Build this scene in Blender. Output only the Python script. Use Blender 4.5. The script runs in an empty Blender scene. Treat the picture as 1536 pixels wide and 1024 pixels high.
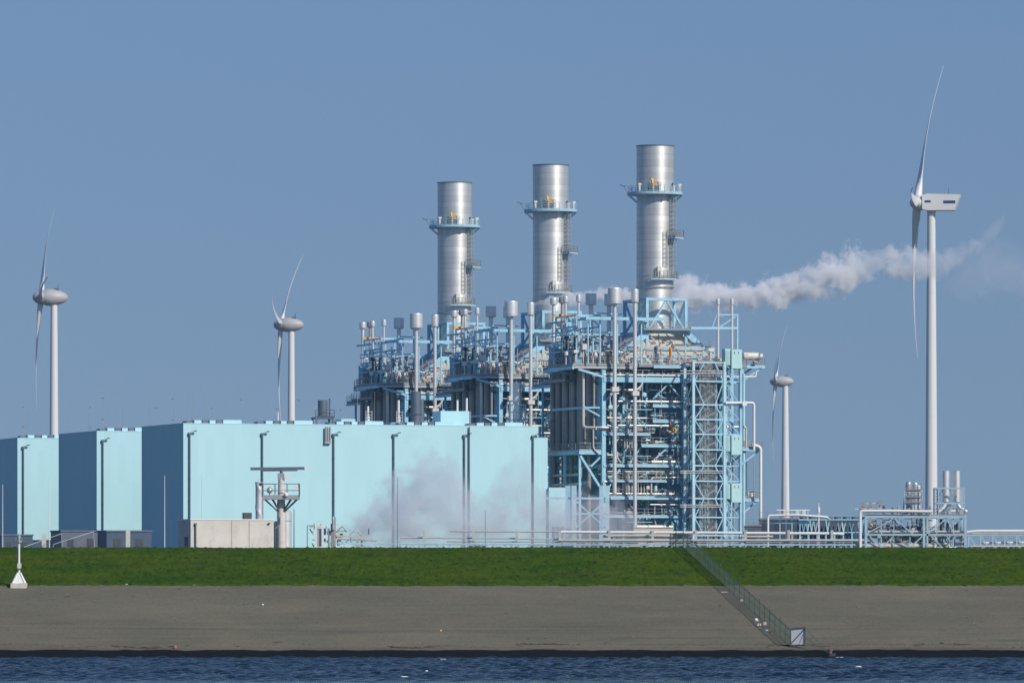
import bpy, math, random
import numpy as np
from mathutils import Vector, Matrix

random.seed(7)
sc = bpy.context.scene
COL = sc.collection
PI = math.pi
# ---------------------------------------------------------------- survey of the place
F = 10000.0          # focal length in photo pixels (1536 wide)
HAZE = 3.6e-5
HZ = 895.0           # horizon row
CX = 768.0
CAMZ = 5.76
GZ = 5.0             # plant ground
AL = math.radians(19.0)
VV = Vector((math.cos(AL), math.sin(AL), 0))
UU = Vector((-math.sin(AL), math.cos(AL), 0))
PITCH = UU * 48.7
C0 = Vector((-49.3, 1000.0, 0))      # near corner of the front hall
P0 = Vector((14.0, 1021.8, 0))       # near corner of the front boiler block

def W(x, y, Y):
    return Vector(((x - CX) * Y / F, Y, (HZ - y) * Y / F + CAMZ))

def fp(x, y, s, z0=GZ, org=P0):
    """survey column/row on the plane s (depth into the block) -> local (t, s, z)"""
    k = (x - CX) / F
    t = (k * (org.y + s * UU.y) - org.x - s * UU.x) / (VV.x - k * VV.y)
    Y = org.y + t * VV.y + s * UU.y
    return Vector((t, s, (HZ - y) * Y / F + CAMZ - z0))

def sp(x, y, t, org=P0):
    k = (x - CX) / F
    s = (k * (org.y + t * VV.y) - org.x - t * VV.x) / (UU.x - k * UU.y)
    Y = org.y + t * VV.y + s * UU.y
    return Vector((t, s, (HZ - y) * Y / F + CAMZ - GZ))

# ---------------------------------------------------------------- mesh builder
class MB:
    def __init__(self):
        self.v = []; self.f = []; self.s = []
    def add(self, vs, fs, sm=False):
        b = len(self.v)
        self.v += [tuple(p) for p in vs]
        self.f += [tuple(i + b for i in f) for f in fs]
        self.s += [sm] * len(fs)
        return self
    def box(self, x0, x1, y0, y1, z0, z1):
        vs = [(x, y, z) for z in (z0, z1) for (x, y) in ((x0, y0), (x1, y0), (x1, y1), (x0, y1))]
        return self.add(vs, [(3, 2, 1, 0), (4, 5, 6, 7), (0, 1, 5, 4), (1, 2, 6, 5), (2, 3, 7, 6), (3, 0, 4, 7)])
    def cbox(self, c, sx, sy, sz):
        return self.box(c[0] - sx / 2, c[0] + sx / 2, c[1] - sy / 2, c[1] + sy / 2, c[2] - sz / 2, c[2] + sz / 2)
    def bar(self, p, q, w, h=None):
        p = Vector(p); q = Vector(q); h = h or w
        d = (q - p).normalized()
        up = Vector((0, 0, 1)) if abs(d.z) < 0.95 else Vector((0, 1, 0))
        a = d.cross(up).normalized(); b = a.cross(d).normalized()
        vs = []
        for c in (p, q):
            for (i, j) in ((-1, -1), (1, -1), (1, 1), (-1, 1)):
                vs.append(c + a * (i * w / 2) + b * (j * h / 2))
        return self.add(vs, [(0, 1, 2, 3), (7, 6, 5, 4), (0, 4, 5, 1), (1, 5, 6, 2), (2, 6, 7, 3), (3, 7, 4, 0)])
    def tube(self, p, q, r, r2=None, n=10, caps=True):
        r2 = r if r2 is None else r2
        p = Vector(p); q = Vector(q)
        d = (q - p).normalized()
        up = Vector((0, 0, 1)) if abs(d.z) < 0.95 else Vector((0, 1, 0))
        a = d.cross(up).normalized(); b = a.cross(d).normalized()
        vs = []
        for c, rr in ((p, r), (q, r2)):
            for i in range(n):
                t = 2 * PI * i / n
                vs.append(c + (a * math.cos(t) + b * math.sin(t)) * rr)
        self.add(vs, [(i, i + n, (i + 1) % n + n, (i + 1) % n) for i in range(n)], True)
        if caps:
            self.add(vs[:n], [tuple(range(n))]); self.add(vs[n:], [tuple(range(n - 1, -1, -1))])
        return self
    def pipe(self, pts, r, n=10, bend=None):
        """round pipe through pts with rounded elbows, one joined surface"""
        pts = [Vector(p) for p in pts]
        bend = bend or r * 2.2
        path = [pts[0]]
        for i in range(1, len(pts) - 1):
            a, b, c = pts[i - 1], pts[i], pts[i + 1]
            l = min(bend, (b - a).length * .45, (c - b).length * .45)
            A = b + (a - b).normalized() * l; Cc = b + (c - b).normalized() * l
            for k in range(5):
                t = k / 4
                path.append(A * (1 - t) ** 2 + b * (2 * t * (1 - t)) + Cc * t * t)
        path.append(pts[-1])
        rings = []
        ref = None
        for i, c in enumerate(path):
            d = (path[min(i + 1, len(path) - 1)] - path[max(i - 1, 0)]).normalized()
            if ref is None:
                ref = Vector((0, 0, 1)) if abs(d.z) < .9 else Vector((0, 1, 0))
            a = d.cross(ref)
            a = a.normalized() if a.length > 1e-5 else Vector((1, 0, 0))
            b = a.cross(d).normalized(); ref = b
            rings.append([c + (a * math.cos(2 * PI * k / n) + b * math.sin(2 * PI * k / n)) * r for k in range(n)])
        vs = [p for R in rings for p in R]
        fs = [(i * n + k, (i + 1) * n + k, (i + 1) * n + (k + 1) % n, i * n + (k + 1) % n) for i in range(len(rings) - 1) for k in range(n)]
        self.add(vs, fs, True)
        self.add(rings[0], [tuple(range(n))]); self.add(rings[-1], [tuple(range(n - 1, -1, -1))])
        return self
    def lathe(self, prof, c=(0, 0), n=32, sharp=True):
        """prof: list of (r, z); sharp duplicates rings so that corners stay crisp"""
        cx, cy = c
        ring = lambda r, z: [(cx + r * math.cos(2 * PI * k / n), cy + r * math.sin(2 * PI * k / n), z) for k in range(n)]
        if sharp:
            for (r0, z0), (r1, z1) in zip(prof, prof[1:]):
                vs = ring(r0, z0) + ring(r1, z1)
                self.add(vs, [(k, (k + 1) % n, (k + 1) % n + n, k + n) for k in range(n)], True)
        else:
            vs = [p for (r, z) in prof for p in ring(r, z)]
            self.add(vs, [(i * n + k, i * n + (k + 1) % n, (i + 1) * n + (k + 1) % n, (i + 1) * n + k) for i in range(len(prof) - 1) for k in range(n)], True)
        return self
    def rail(self, pts, h=1.1, sp_=1.6, r=.04, rails=2):
        """hand rail along a polyline of deck points"""
        for p, q in zip(pts, pts[1:]):
            p = Vector(p); q = Vector(q)
            n = max(1, int((q - p).length / sp_))
            for i in range(n + 1):
                c = p.lerp(q, i / n)
                self.bar(c, c + Vector((0, 0, h)), r * 1.6)
            for k in range(rails):
                z = Vector((0, 0, h * (k + 1) / rails))
                self.bar(p + z, q + z, r * 1.6)
            self.bar(p + Vector((0, 0, .1)), q + Vector((0, 0, .1)), .04, .2)
        return self
    def build(self, name, mat, parent=None, loc=None):
        me = bpy.data.meshes.new(name)
        me.from_pydata(self.v, [], self.f)
        me.polygons.foreach_set('use_smooth', self.s)
        me.materials.append(mat)
        me.update()
        o = bpy.data.objects.new(name, me)
        COL.objects.link(o)
        if parent: o.parent = parent
        if loc is not None: o.location = loc
        return o

def tag(o, label=None, cat=None, group=None, kind=None):
    if label: o['label'] = label
    if cat: o['category'] = cat
    if group: o['group'] = group
    if kind: o['kind'] = kind
    return o
def thing(name, label, cat, loc=(0, 0, 0), rz=0.0, group=None):
    o = bpy.data.objects.new(name, None); COL.objects.link(o)
    o.location = loc; o.rotation_euler = (0, 0, rz); o.empty_display_size = .5
    return tag(o, label, cat, group)
def kids(o): return [c for c in bpy.data.objects if c.parent == o]
def build_index():
    d = {}
    for c in bpy.data.objects:
        if c.parent: d.setdefault(c.parent.name, []).append(c)
    return d
def copy_tree(o, parent=None, idx=None):
    idx = idx or build_index()
    c = o.copy(); COL.objects.link(c)
    if parent: c.parent = parent
    for ch in idx.get(o.name, []): copy_tree(ch, c, idx)
    return c

# ---------------------------------------------------------------- materials
def srgb(r, g, b):
    f = lambda c: (c / 255 / 12.92) if c / 255 <= .04045 else ((c / 255 + .055) / 1.055) ** 2.4
    return (f(r), f(g), f(b))
def mat(name, col, rough=.6, metal=0.0, var=.12, scale=.4, bump=0.0, bscale=8.0, stretch=(1, 1, 1), spec=.5, dirt=None, dirt_amt=.0, dirt_scale=.6):
    m = bpy.data.materials.new(name); m.use_nodes = True
    nt = m.node_tree; N = nt.nodes; L = nt.links
    b = N['Principled BSDF']
    b.inputs['Roughness'].default_value = rough; b.inputs['Metallic'].default_value = metal
    b.inputs['Specular IOR Level'].default_value = spec
    tc = N.new('ShaderNodeTexCoord'); mp = N.new('ShaderNodeMapping'); mp.inputs['Scale'].default_value = stretch
    L.new(tc.outputs['Object'], mp.inputs['Vector'])
    no = N.new('ShaderNodeTexNoise'); no.inputs['Scale'].default_value = scale; no.inputs['Detail'].default_value = 7; no.inputs['Roughness'].default_value = .65
    L.new(mp.outputs['Vector'], no.inputs['Vector'])
    cr = N.new('ShaderNodeValToRGB')
    cr.color_ramp.elements[0].position = .3; cr.color_ramp.elements[1].position = .7
    cr.color_ramp.elements[0].color = (*[c * (1 - var) for c in col], 1)
    cr.color_ramp.elements[1].color = (*[min(1, c * (1 + var)) for c in col], 1)
    L.new(no.outputs['Fac'], cr.inputs['Fac'])
    out = cr.outputs['Color']
    if dirt:
        n2 = N.new('ShaderNodeTexNoise'); n2.inputs['Scale'].default_value = dirt_scale; n2.inputs['Detail'].default_value = 9; n2.inputs['Roughness'].default_value = .7
        L.new(mp.outputs['Vector'], n2.inputs['Vector'])
        mr = N.new('ShaderNodeMapRange'); mr.inputs[1].default_value = .52; mr.inputs[2].default_value = .75; mr.inputs[3].default_value = 0; mr.inputs[4].default_value = dirt_amt
        L.new(n2.outputs['Fac'], mr.inputs[0])
        mx = N.new('ShaderNodeMix'); mx.data_type = 'RGBA'
        L.new(mr.outputs[0], mx.inputs[0]); L.new(out, mx.inputs[6]); mx.inputs[7].default_value = (*dirt, 1)
        out = mx.outputs[2]
    L.new(out, b.inputs['Base Color'])
    if bump:
        n3 = N.new('ShaderNodeTexNoise'); n3.inputs['Scale'].default_value = bscale; n3.inputs['Detail'].default_value = 6
        L.new(mp.outputs['Vector'], n3.inputs['Vector'])
        bp = N.new('ShaderNodeBump'); bp.inputs['Strength'].default_value = bump; bp.inputs['Distance'].default_value = .1
        L.new(n3.outputs['Fac'], bp.inputs['Height']); L.new(bp.outputs['Normal'], b.inputs['Normal'])
    return m

M = {}
M['steel'] = mat('blue_painted_steel', (.31, .58, .72), .5, var=.14, scale=.6, dirt=(.14, .24, .3), dirt_amt=.5, dirt_scale=.9)
M['pale_steel'] = mat('pale_painted_steel', (.42, .64, .72), .55, var=.12, scale=.7, dirt=(.2, .2, .2), dirt_amt=.4)
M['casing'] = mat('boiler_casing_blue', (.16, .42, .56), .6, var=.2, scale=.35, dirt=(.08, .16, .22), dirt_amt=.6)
M['grating'] = mat('galvanised_grating', (.22, .25, .27), .6, .2, var=.2)
M['railing'] = mat('galvanised_railing', (.30, .32, .32), .5, .4, var=.15)
M['pipe'] = mat('aluminium_pipe_cladding', (.66, .63, .57), .42, .45, var=.1, scale=.9, dirt=(.3, .25, .2), dirt_amt=.35)
M['brown_pipe'] = mat('weathered_pipe_cladding', (.34, .31, .29), .5, .25, var=.15, scale=.5)
M['cream'] = mat('cream_duct_cladding', (.60, .535, .445), .6, .1, var=.08, scale=.3, dirt=(.35, .28, .2), dirt_amt=.35)
M['vent'] = mat('vent_steel', (.74, .73, .70), .42, .5, var=.07, scale=.5, dirt=(.3, .3, .3), dirt_amt=.3)
M['rack'] = mat('rack_grey_blue_steel', (.35, .49, .56), .55, var=.12, scale=.7, dirt=(.18, .18, .18), dirt_amt=.4)
M['white'] = mat('white_paint', (.74, .74, .72), .45, var=.05, scale=.3)
M['cabinet'] = mat('light_cabinet_paint', (.62, .60, .54), .5, var=.08)
M['mint'] = mat('mint_panel', (.42, .66, .65), .55, var=.07, scale=.6)
M['orange'] = mat('orange_paint', (.75, .33, .05), .5, var=.12)
M['red'] = mat('red_paint', (.40, .09, .06), .5, var=.12)
M['yellow'] = mat('yellow_paint', (.66, .40, .12), .5, var=.12)
M['dark'] = mat('dark_steel', (.06, .07, .08), .5, .3, var=.2)
M['darkblue'] = mat('dark_blue_paint', (.05, .09, .14), .5, var=.15)
M['tank'] = mat('dull_tank_paint', (.07, .09, .13), .95, var=.2, spec=.05)
M['slate'] = mat('slate_steel', (.12, .15, .19), .5, .3, var=.12)
M['concrete'] = mat('weathered_concrete', (.60, .57, .51), .9, var=.12, scale=.35, bump=.15, bscale=3, dirt=(.22, .18, .13), dirt_amt=.55, dirt_scale=.5)
M['turbine'] = mat('turbine_white', (.67, .67, .65), .45, var=.03, scale=.06)
M['galv'] = mat('galvanised_steel', (.42, .43, .43), .5, .5, var=.1)
M['fence'] = mat('fence_green', (.06, .10, .08), .6, .1, var=.2)
M['wood'] = mat('old_wood', (.22, .14, .08), .85, var=.3, scale=2)

def hall_mat():
    """sheet cladding: fine vertical ribs and faint horizontal sheet laps"""
    m = bpy.data.materials.new('hall_cladding'); m.use_nodes = True
    nt = m.node_tree; N = nt.nodes; L = nt.links; b = N['Principled BSDF']
    b.inputs['Roughness'].default_value = .55
    tc = N.new('ShaderNodeTexCoord')
    sep = N.new('ShaderNodeSeparateXYZ'); L.new(tc.outputs['Object'], sep.inputs[0])
    n1 = N.new('ShaderNodeTexNoise'); n1.inputs['Scale'].default_value = .12; n1.inputs['Detail'].default_value = 6
    mp = N.new('ShaderNodeMapping'); mp.inputs['Scale'].default_value = (1, 1, .35)
    L.new(tc.outputs['Object'], mp.inputs[0]); L.new(mp.outputs[0], n1.inputs['Vector'])
    cr = N.new('ShaderNodeValToRGB')
    c = (.415, .685, .725)
    cr.color_ramp.elements[0].position = .3; cr.color_ramp.elements[1].position = .72
    cr.color_ramp.elements[0].color = (c[0] * .975, c[1] * .98, c[2] * .985, 1)
    cr.color_ramp.elements[1].color = (c[0] * 1.02, c[1] * 1.01, c[2] * 1.01, 1)
    L.new(n1.outputs['Fac'], cr.inputs[0])
    # sheet tone differs from sheet to sheet (3 m wide, 6 m high)
    def snap(o, k):
        d = N.new('ShaderNodeMath'); d.operation = 'DIVIDE'; L.new(o, d.inputs[0]); d.inputs[1].default_value = k
        f = N.new('ShaderNodeMath'); f.operation = 'FLOOR'; L.new(d.outputs[0], f.inputs[0]); return f.outputs[0]
    ad = N.new('ShaderNodeMath'); ad.operation = 'ADD'; L.new(sep.outputs[0], ad.inputs[0]); L.new(sep.outputs[1], ad.inputs[1])
    cb = N.new('ShaderNodeCombineXYZ'); L.new(snap(ad.outputs[0], 1.15), cb.inputs[0]); L.new(snap(sep.outputs[2], 6.2), cb.inputs[1])
    wn = N.new('ShaderNodeTexWhiteNoise'); L.new(cb.outputs[0], wn.inputs['Vector'])
    mr = N.new('ShaderNodeMapRange'); mr.inputs[3].default_value = .975; mr.inputs[4].default_value = 1.02; L.new(wn.outputs['Value'], mr.inputs[0])
    mx = N.new('ShaderNodeVectorMath'); mx.operation = 'SCALE'; L.new(cr.outputs[0], mx.inputs[0]); L.new(mr.outputs[0], mx.inputs['Scale'])
    L.new(mx.outputs[0], b.inputs['Base Color'])
    wv = N.new('ShaderNodeTexWave'); wv.wave_type = 'BANDS'; wv.bands_direction = 'X'; wv.inputs['Scale'].default_value = 1.0
    cb2 = N.new('ShaderNodeCombineXYZ'); L.new(ad.outputs[0], cb2.inputs[0]); L.new(cb2.outputs[0], wv.inputs['Vector'])
    bp = N.new('ShaderNodeBump'); bp.inputs['Strength'].default_value = .08; bp.inputs['Distance'].default_value = .03
    L.new(wv.outputs['Fac'], bp.inputs['Height']); L.new(bp.outputs['Normal'], b.inputs['Normal'])
    return m
M['hall'] = hall_mat()

def stack_mat():
    """brushed steel sheet: horizontal courses with a slightly different sheen each, faint weld lines"""
    m = bpy.data.materials.new('stack_steel'); m.use_nodes = True
    nt = m.node_tree; N = nt.nodes; L = nt.links; b = N['Principled BSDF']
    b.inputs['Metallic'].default_value = .62; b.inputs['Anisotropic'].default_value = .4; b.inputs['Anisotropic Rotation'].default_value = .25; tg = N.new('ShaderNodeTangent'); tg.direction_type = 'RADIAL'; tg.axis = 'Z'; L.new(tg.outputs[0], b.inputs['Tangent'])
    tc = N.new('ShaderNodeTexCoord'); sep = N.new('ShaderNodeSeparateXYZ'); L.new(tc.outputs['Object'], sep.inputs[0])
    d = N.new('ShaderNodeMath'); d.operation = 'DIVIDE'; L.new(sep.outputs[2], d.inputs[0]); d.inputs[1].default_value = .95
    fl = N.new('ShaderNodeMath'); fl.operation = 'FLOOR'; L.new(d.outputs[0], fl.inputs[0])
    fr = N.new('ShaderNodeMath'); fr.operation = 'FRACT'; L.new(d.outputs[0], fr.inputs[0])
    wn = N.new('ShaderNodeTexWhiteNoise'); wn.noise_dimensions = '1D'; L.new(fl.outputs[0], wn.inputs['W'])
    seam = N.new('ShaderNodeMath'); seam.operation = 'LESS_THAN'; L.new(fr.outputs[0], seam.inputs[0]); seam.inputs[1].default_value = .18
    mp = N.new('ShaderNodeMapping'); mp.inputs['Scale'].default_value = (1.2, 1.2, .12); L.new(tc.outputs['Object'], mp.inputs[0])
    n1 = N.new('ShaderNodeTexNoise'); n1.inputs['Scale'].default_value = 1; n1.inputs['Detail'].default_value = 7; L.new(mp.outputs[0], n1.inputs['Vector'])
    a = N.new('ShaderNodeMapRange'); a.inputs[3].default_value = .64; a.inputs[4].default_value = .71; L.new(wn.outputs['Value'], a.inputs[0])
    bb = N.new('ShaderNodeMapRange'); bb.inputs[1].default_value = .3; bb.inputs[2].default_value = .7; bb.inputs[3].default_value = .9; bb.inputs[4].default_value = 1.08; L.new(n1.outputs['Fac'], bb.inputs[0])
    m1 = N.new('ShaderNodeMath'); m1.operation = 'MULTIPLY'; L.new(a.outputs[0], m1.inputs[0]); L.new(bb.outputs[0], m1.inputs[1])
    s2 = N.new('ShaderNodeMapRange'); s2.inputs[3].default_value = 1; s2.inputs[4].default_value = .9; L.new(seam.outputs[0], s2.inputs[0])
    m2 = N.new('ShaderNodeMath'); m2.operation = 'MULTIPLY'; L.new(m1.outputs[0], m2.inputs[0]); L.new(s2.outputs[0], m2.inputs[1])
    cb = N.new('ShaderNodeCombineColor'); L.new(m2.outputs[0], cb.inputs[0]); L.new(m2.outputs[0], cb.inputs[1])
    m3 = N.new('ShaderNodeMath'); m3.operation = 'MULTIPLY'; L.new(m2.outputs[0], m3.inputs[0]); m3.inputs[1].default_value = .955; L.new(m3.outputs[0], cb.inputs[2])
    L.new(cb.outputs[0], b.inputs['Base Color'])
    rr = N.new('ShaderNodeMapRange'); rr.inputs[3].default_value = .44; rr.inputs[4].default_value = .52; L.new(wn.outputs['Value'], rr.inputs[0]); L.new(rr.outputs[0], b.inputs['Roughness'])
    return m
M['stack'] = stack_mat()

def ground_mats():
    # asphalt revetment
    m = bpy.data.materials.new('asphalt_revetment'); m.use_nodes = True
    nt = m.node_tree; N = nt.nodes; L = nt.links; b = N['Principled BSDF']
    b.inputs['Roughness'].default_value = .95; b.inputs['Specular IOR Level'].default_value = .08
    tc = N.new('ShaderNodeTexCoord'); sep = N.new('ShaderNodeSeparateXYZ'); L.new(tc.outputs['Object'], sep.inputs[0])
    def noise(scale, st, det=8, ro=.6):
        mp = N.new('ShaderNodeMapping'); mp.inputs['Scale'].default_value = st; L.new(tc.outputs['Object'], mp.inputs[0])
        n = N.new('ShaderNodeTexNoise'); n.inputs['Scale'].default_value = scale; n.inputs['Detail'].default_value = det; n.inputs['Roughness'].default_value = ro
        L.new(mp.outputs[0], n.inputs['Vector']); return n.outputs['Fac']
    def ramp(fac, p0, c0, p1, c1):
        r = N.new('ShaderNodeValToRGB'); r.color_ramp.elements[0].position = p0; r.color_ramp.elements[1].position = p1
        r.color_ramp.elements[0].color = (*c0, 1); r.color_ramp.elements[1].color = (*c1, 1); L.new(fac, r.inputs[0]); return r.outputs[0]
    def mixc(fac, a, c, blend='MIX'):
        x = N.new('ShaderNodeMix'); x.data_type = 'RGBA'; x.blend_type = blend
        if isinstance(fac, (int, float)): x.inputs[0].default_value = fac
        else: L.new(fac, x.inputs[0])
        L.new(a, x.inputs[6])
        if isinstance(c, tuple): x.inputs[7].default_value = (*c, 1)
        else: L.new(c, x.inputs[7])
        return x.outputs[2]
    base = ramp(noise(.05, (1, 2.2, 1)), .3, (.146, .137, .098), .72, (.176, .165, .118))
    fine = ramp(noise(2.0, (1.8, .4, .7), 9, .8), .3, (.80, .80, .80), .7, (1.16, 1.16, 1.15))
    c = mixc(1.0, base, fine, 'MULTIPLY')
    streak = ramp(noise(1.0, (.03, .55, .55), 9, .72), .50, (1, 1, 1), .72, (.52, .52, .53))
    low = N.new('ShaderNodeMapRange'); low.inputs[1].default_value = 4.2; low.inputs[2].default_value = 2.2; low.inputs[3].default_value = .18; low.inputs[4].default_value = .85; L.new(sep.outputs[2], low.inputs[0])
    c = mixc(low.outputs[0], c, streak, 'MULTIPLY')
    blot = ramp(noise(.16, (.8, .8, 1), 9, .75), .35, (.86, .88, .91), .68, (1.10, 1.07, 1.02))
    c = mixc(1.0, c, blot, 'MULTIPLY')
    # tide stain near the water: dark weed band under an uneven edge
    nz = noise(.35, (1, 1, 1), 6)
    zz = N.new('ShaderNodeMath'); zz.operation = 'MULTIPLY_ADD'; L.new(nz, zz.inputs[0]); zz.inputs[1].default_value = .35; L.new(sep.outputs[2], zz.inputs[2])
    mr = N.new('ShaderNodeMapRange'); mr.inputs[1].default_value = .88; mr.inputs[2].default_value = .80; L.new(zz.outputs[0], mr.inputs[0])
    weed = ramp(noise(3, (1, 1, 1)), .3, (.004, .005, .005), .75, (.012, .013, .010))
    c = mixc(mr.outputs[0], c, weed)
    # paler dried strip just above
    L.new(c, b.inputs['Base Color'])
    n = noise(4, (1, 1, 1), 8, .75)
    bp = N.new('ShaderNodeBump'); bp.inputs['Strength'].default_value = .6; bp.inputs['Distance'].default_value = .12
    L.new(n, bp.inputs['Height']); L.new(bp.outputs[0], b.inputs['Normal'])
    # grass
    g = bpy.data.materials.new('dike_grass'); g.use_nodes = True
    nt = g.node_tree; N = nt.nodes; L = nt.links; b = N['Principled BSDF']; b.inputs['Roughness'].default_value = .9; b.inputs['Specular IOR Level'].default_value = .05
    tc = N.new('ShaderNodeTexCoord')
    big = ramp(noise(.11, (1, 1.4, 1), 7, .65), .32, (.027, .072, .001), .72, (.066, .105, .002))
    fin = ramp(noise(.9, (2.4, .45, 1), 9, .8), .34, (.5, .55, .45), .68, (1.45, 1.38, 1.4))
    c = mixc(1.0, big, fin, 'MULTIPLY')
    dry = ramp(noise(.4, (.5, 1.6, 1), 8, .75), .54, (0, 0, 0), .78, (1, 1, 1))
    c2 = N.new('ShaderNodeMix'); c2.data_type = 'RGBA'; L.new(dry, c2.inputs[0]); L.new(c, c2.inputs[6]); c2.inputs[7].default_value = (.095, .085, .03, 1)
    L.new(c2.outputs[2], b.inputs['Base Color'])
    n = noise(2.5, (1, 1, 1), 9, .8)
    bp = N.new('ShaderNodeBump'); bp.inputs['Strength'].default_value = .7; bp.inputs['Distance'].default_value = .15
    L.new(n, bp.inputs['Height']); L.new(bp.outputs[0], b.inputs['Normal'])
    # water
    w = bpy.data.materials.new('harbour_water'); w.use_nodes = True
    nt = w.node_tree; N = nt.nodes; L = nt.links; b = N['Principled BSDF']
    b.inputs['Base Color'].default_value = (.005, .016, .022, 1); b.inputs['Specular IOR Level'].default_value = .06; b.inputs['Roughness'].default_value = .1; b.inputs['IOR'].default_value = 1.33
    tc = N.new('ShaderNodeTexCoord')
    n = noise(2.6, (1, 1, 1), 6, .6)
    bp = N.new('ShaderNodeBump'); bp.inputs['Strength'].default_value = .5; bp.inputs['Distance'].default_value = .12
    L.new(n, bp.inputs['Height']); L.new(bp.outputs[0], b.inputs['Normal'])
    p = mat('plant_ground', (.06, .075, .055), .95, var=.2, scale=.1)
    return m, g, w, p
M['asphalt'], M['grass'], M['water'], M['ground'] = ground_mats()

# ---------------------------------------------------------------- water, dike, ground
def grid_obj(name, xs, ys, zf, m):
    X, Y = np.meshgrid(xs, ys)
    Z = zf(X, Y)
    v = np.stack([X, Y, Z], -1).reshape(-1, 3)
    nx, ny = len(xs), len(ys)
    i = np.arange(nx * ny).reshape(ny, nx)
    q = np.stack([i[:-1, :-1], i[:-1, 1:], i[1:, 1:], i[1:, :-1]], -1).reshape(-1, 4)
    me = bpy.data.meshes.new(name)
    me.vertices.add(len(v)); me.vertices.foreach_set('co', v.astype(np.float32).ravel())
    me.loops.add(q.size); me.loops.foreach_set('vertex_index', q.astype(np.int32).ravel())
    me.polygons.add(len(q)); me.polygons.foreach_set('loop_start', np.arange(0, q.size, 4, dtype=np.int32))
    me.polygons.foreach_set('use_smooth', np.ones(len(q), bool))
    me.update(calc_edges=True); me.materials.append(m)
    o = bpy.data.objects.new(name, me); COL.objects.link(o)
    tag(o, kind='structure')
    return o
rng = np.random.default_rng(3)
def axis(dense0, dense1, step, outs0, outs1):
    return np.concatenate([np.array(outs0, float), np.arange(dense0, dense1, step), np.array(outs1, float)])
wk = []
for _ in range(46):
    lam = math.exp(rng.uniform(math.log(.8), math.log(4.2))); th = rng.normal(PI * .22, .75)
    wk.append((2 * PI / lam * math.cos(th), 2 * PI / lam * math.sin(th), rng.uniform(0, 2 * PI), 0.0105 * lam ** .7))
def wave(X, Y):
    Z = np.zeros_like(X)
    for kx, ky, ph, a in wk: Z += a * (1 - 2 * np.abs(np.sin((kx * X + ky * Y + ph) / 2))) if a > .02 else a * np.sin(kx * X + ky * Y + ph)
    m = np.clip((Y - 440) / 40, 0, 1) * np.clip((110 - np.abs(X)) / 15, 0, 1)
    return Z * m
grid_obj('water', axis(-112, 112, .4, [-3000, -600, -200], [115, 200, 600, 3000]), axis(440, 648, .33, [-500, 0, 200, 350], [649, 660]), wave, M['water'])

D0, DB, DC = 640.0, 681.5, 705.0
SL = 10.9 / 65.0
def dike_z(Y): return SL * (Y - D0)
jit = {}
def slope_noise(X, Y, a): return a * (np.sin(X * .31 + Y * .17) + np.sin(X * .083 - Y * .4 + 1) + np.sin(X * .9 + Y * .7) * .4)
grid_obj('dike_slope', axis(-90, 90, .75, [-2500, -800, -300, -150], [90, 150, 300, 800, 2500]), axis(626, 684.5, .7, [], [685]), lambda X, Y: dike_z(Y) + slope_noise(X, Y, .018), M['asphalt'])
gx = axis(-90, 90, .4, [-2500, -800, -300, -150], [90, 150, 300, 800, 2500])
gy = np.concatenate([[DB - .01], np.arange(DB, 702.5, .6), [703, 704, 705, 706, 708, 710, 713, 716, 730, 741]])
def grass_z(X, Y):
    base = np.where(Y < 703.6, dike_z(Y), np.interp(Y, [703.6, 705, 706.5, 711, 741, 800], [dike_z(703.6), 10.86, 10.93, 10.93, 4.9, 4.9]))
    return base + .08 + slope_noise(X, Y, .018) + .03 * np.sin(X * 2.3 + Y * 3.1) * np.sin(X * 1.1 - Y * 2.2)
go = grid_obj('dike_grass', gx, gy, grass_z, M['grass'])
# uneven lower edge of the turf
co = np.zeros(len(go.data.vertices) * 3, np.float32); go.data.vertices.foreach_get('co', co); co = co.reshape(-1, 3)
for r in (0, 1):
    sl = slice(r * len(gx), (r + 1) * len(gx))
    j = .12 * np.sin(gx * .27) + .1 * np.sin(gx * 1.3 + 2) + rng.normal(0, .16, len(gx))
    co[sl, 1] += j - .2
    co[sl, 2] = dike_z(co[sl, 1]) + (-.25 if r == 0 else .09)
go.data.vertices.foreach_set('co', co.ravel()); go.data.update()
grid_obj('plant_ground', np.array([-6000, -1000, -200, 0, 200, 1000, 6000.]), np.array([738, 900, 1200, 2000, 4000, 6000.]), lambda X, Y: X * 0 + GZ, M['ground'])

def tufts():
    r = np.random.default_rng(9); n = 6000
    x = r.uniform(-62, 62, n); y = DB - .3 + (709 - DB) * r.uniform(0, 1, n)
    h = np.abs(r.normal(.03, .025, n)) + .012; w = r.uniform(.05, .22, n); a = r.uniform(-.6, .6, n); lean = r.normal(0, .08, (n, 2))
    z = grass_z(x, y) - .005
    dx, dy = np.cos(a) * w, np.sin(a) * w
    P_ = np.stack([np.stack([x - dx, y - dy, z], 1), np.stack([x + dx, y + dy, z], 1), np.stack([x + dx * .5 + lean[:, 0], y + dy * .5 + lean[:, 1], z + h], 1), np.stack([x - dx * .6 + lean[:, 0], y - dy * .6 + lean[:, 1], z + h * .75], 1), np.stack([x, y + w * .7, z], 1)], 1).reshape(-1, 3)
    m = MB(); m.v = [tuple(p) for p in P_.tolist()]
    for i in range(n):
        b = 5 * i; m.f += [(b, b + 1, b + 2, b + 3), (b + 1, b + 4, b + 2), (b + 4, b, b + 3), (b + 4, b + 3, b + 2)]
    m.s = [True] * len(m.f)
    tag(m.build('grass_tufts', M['grass']), 'short grass tufts all over the dike top', 'grass', kind='stuff')
tufts()
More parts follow.
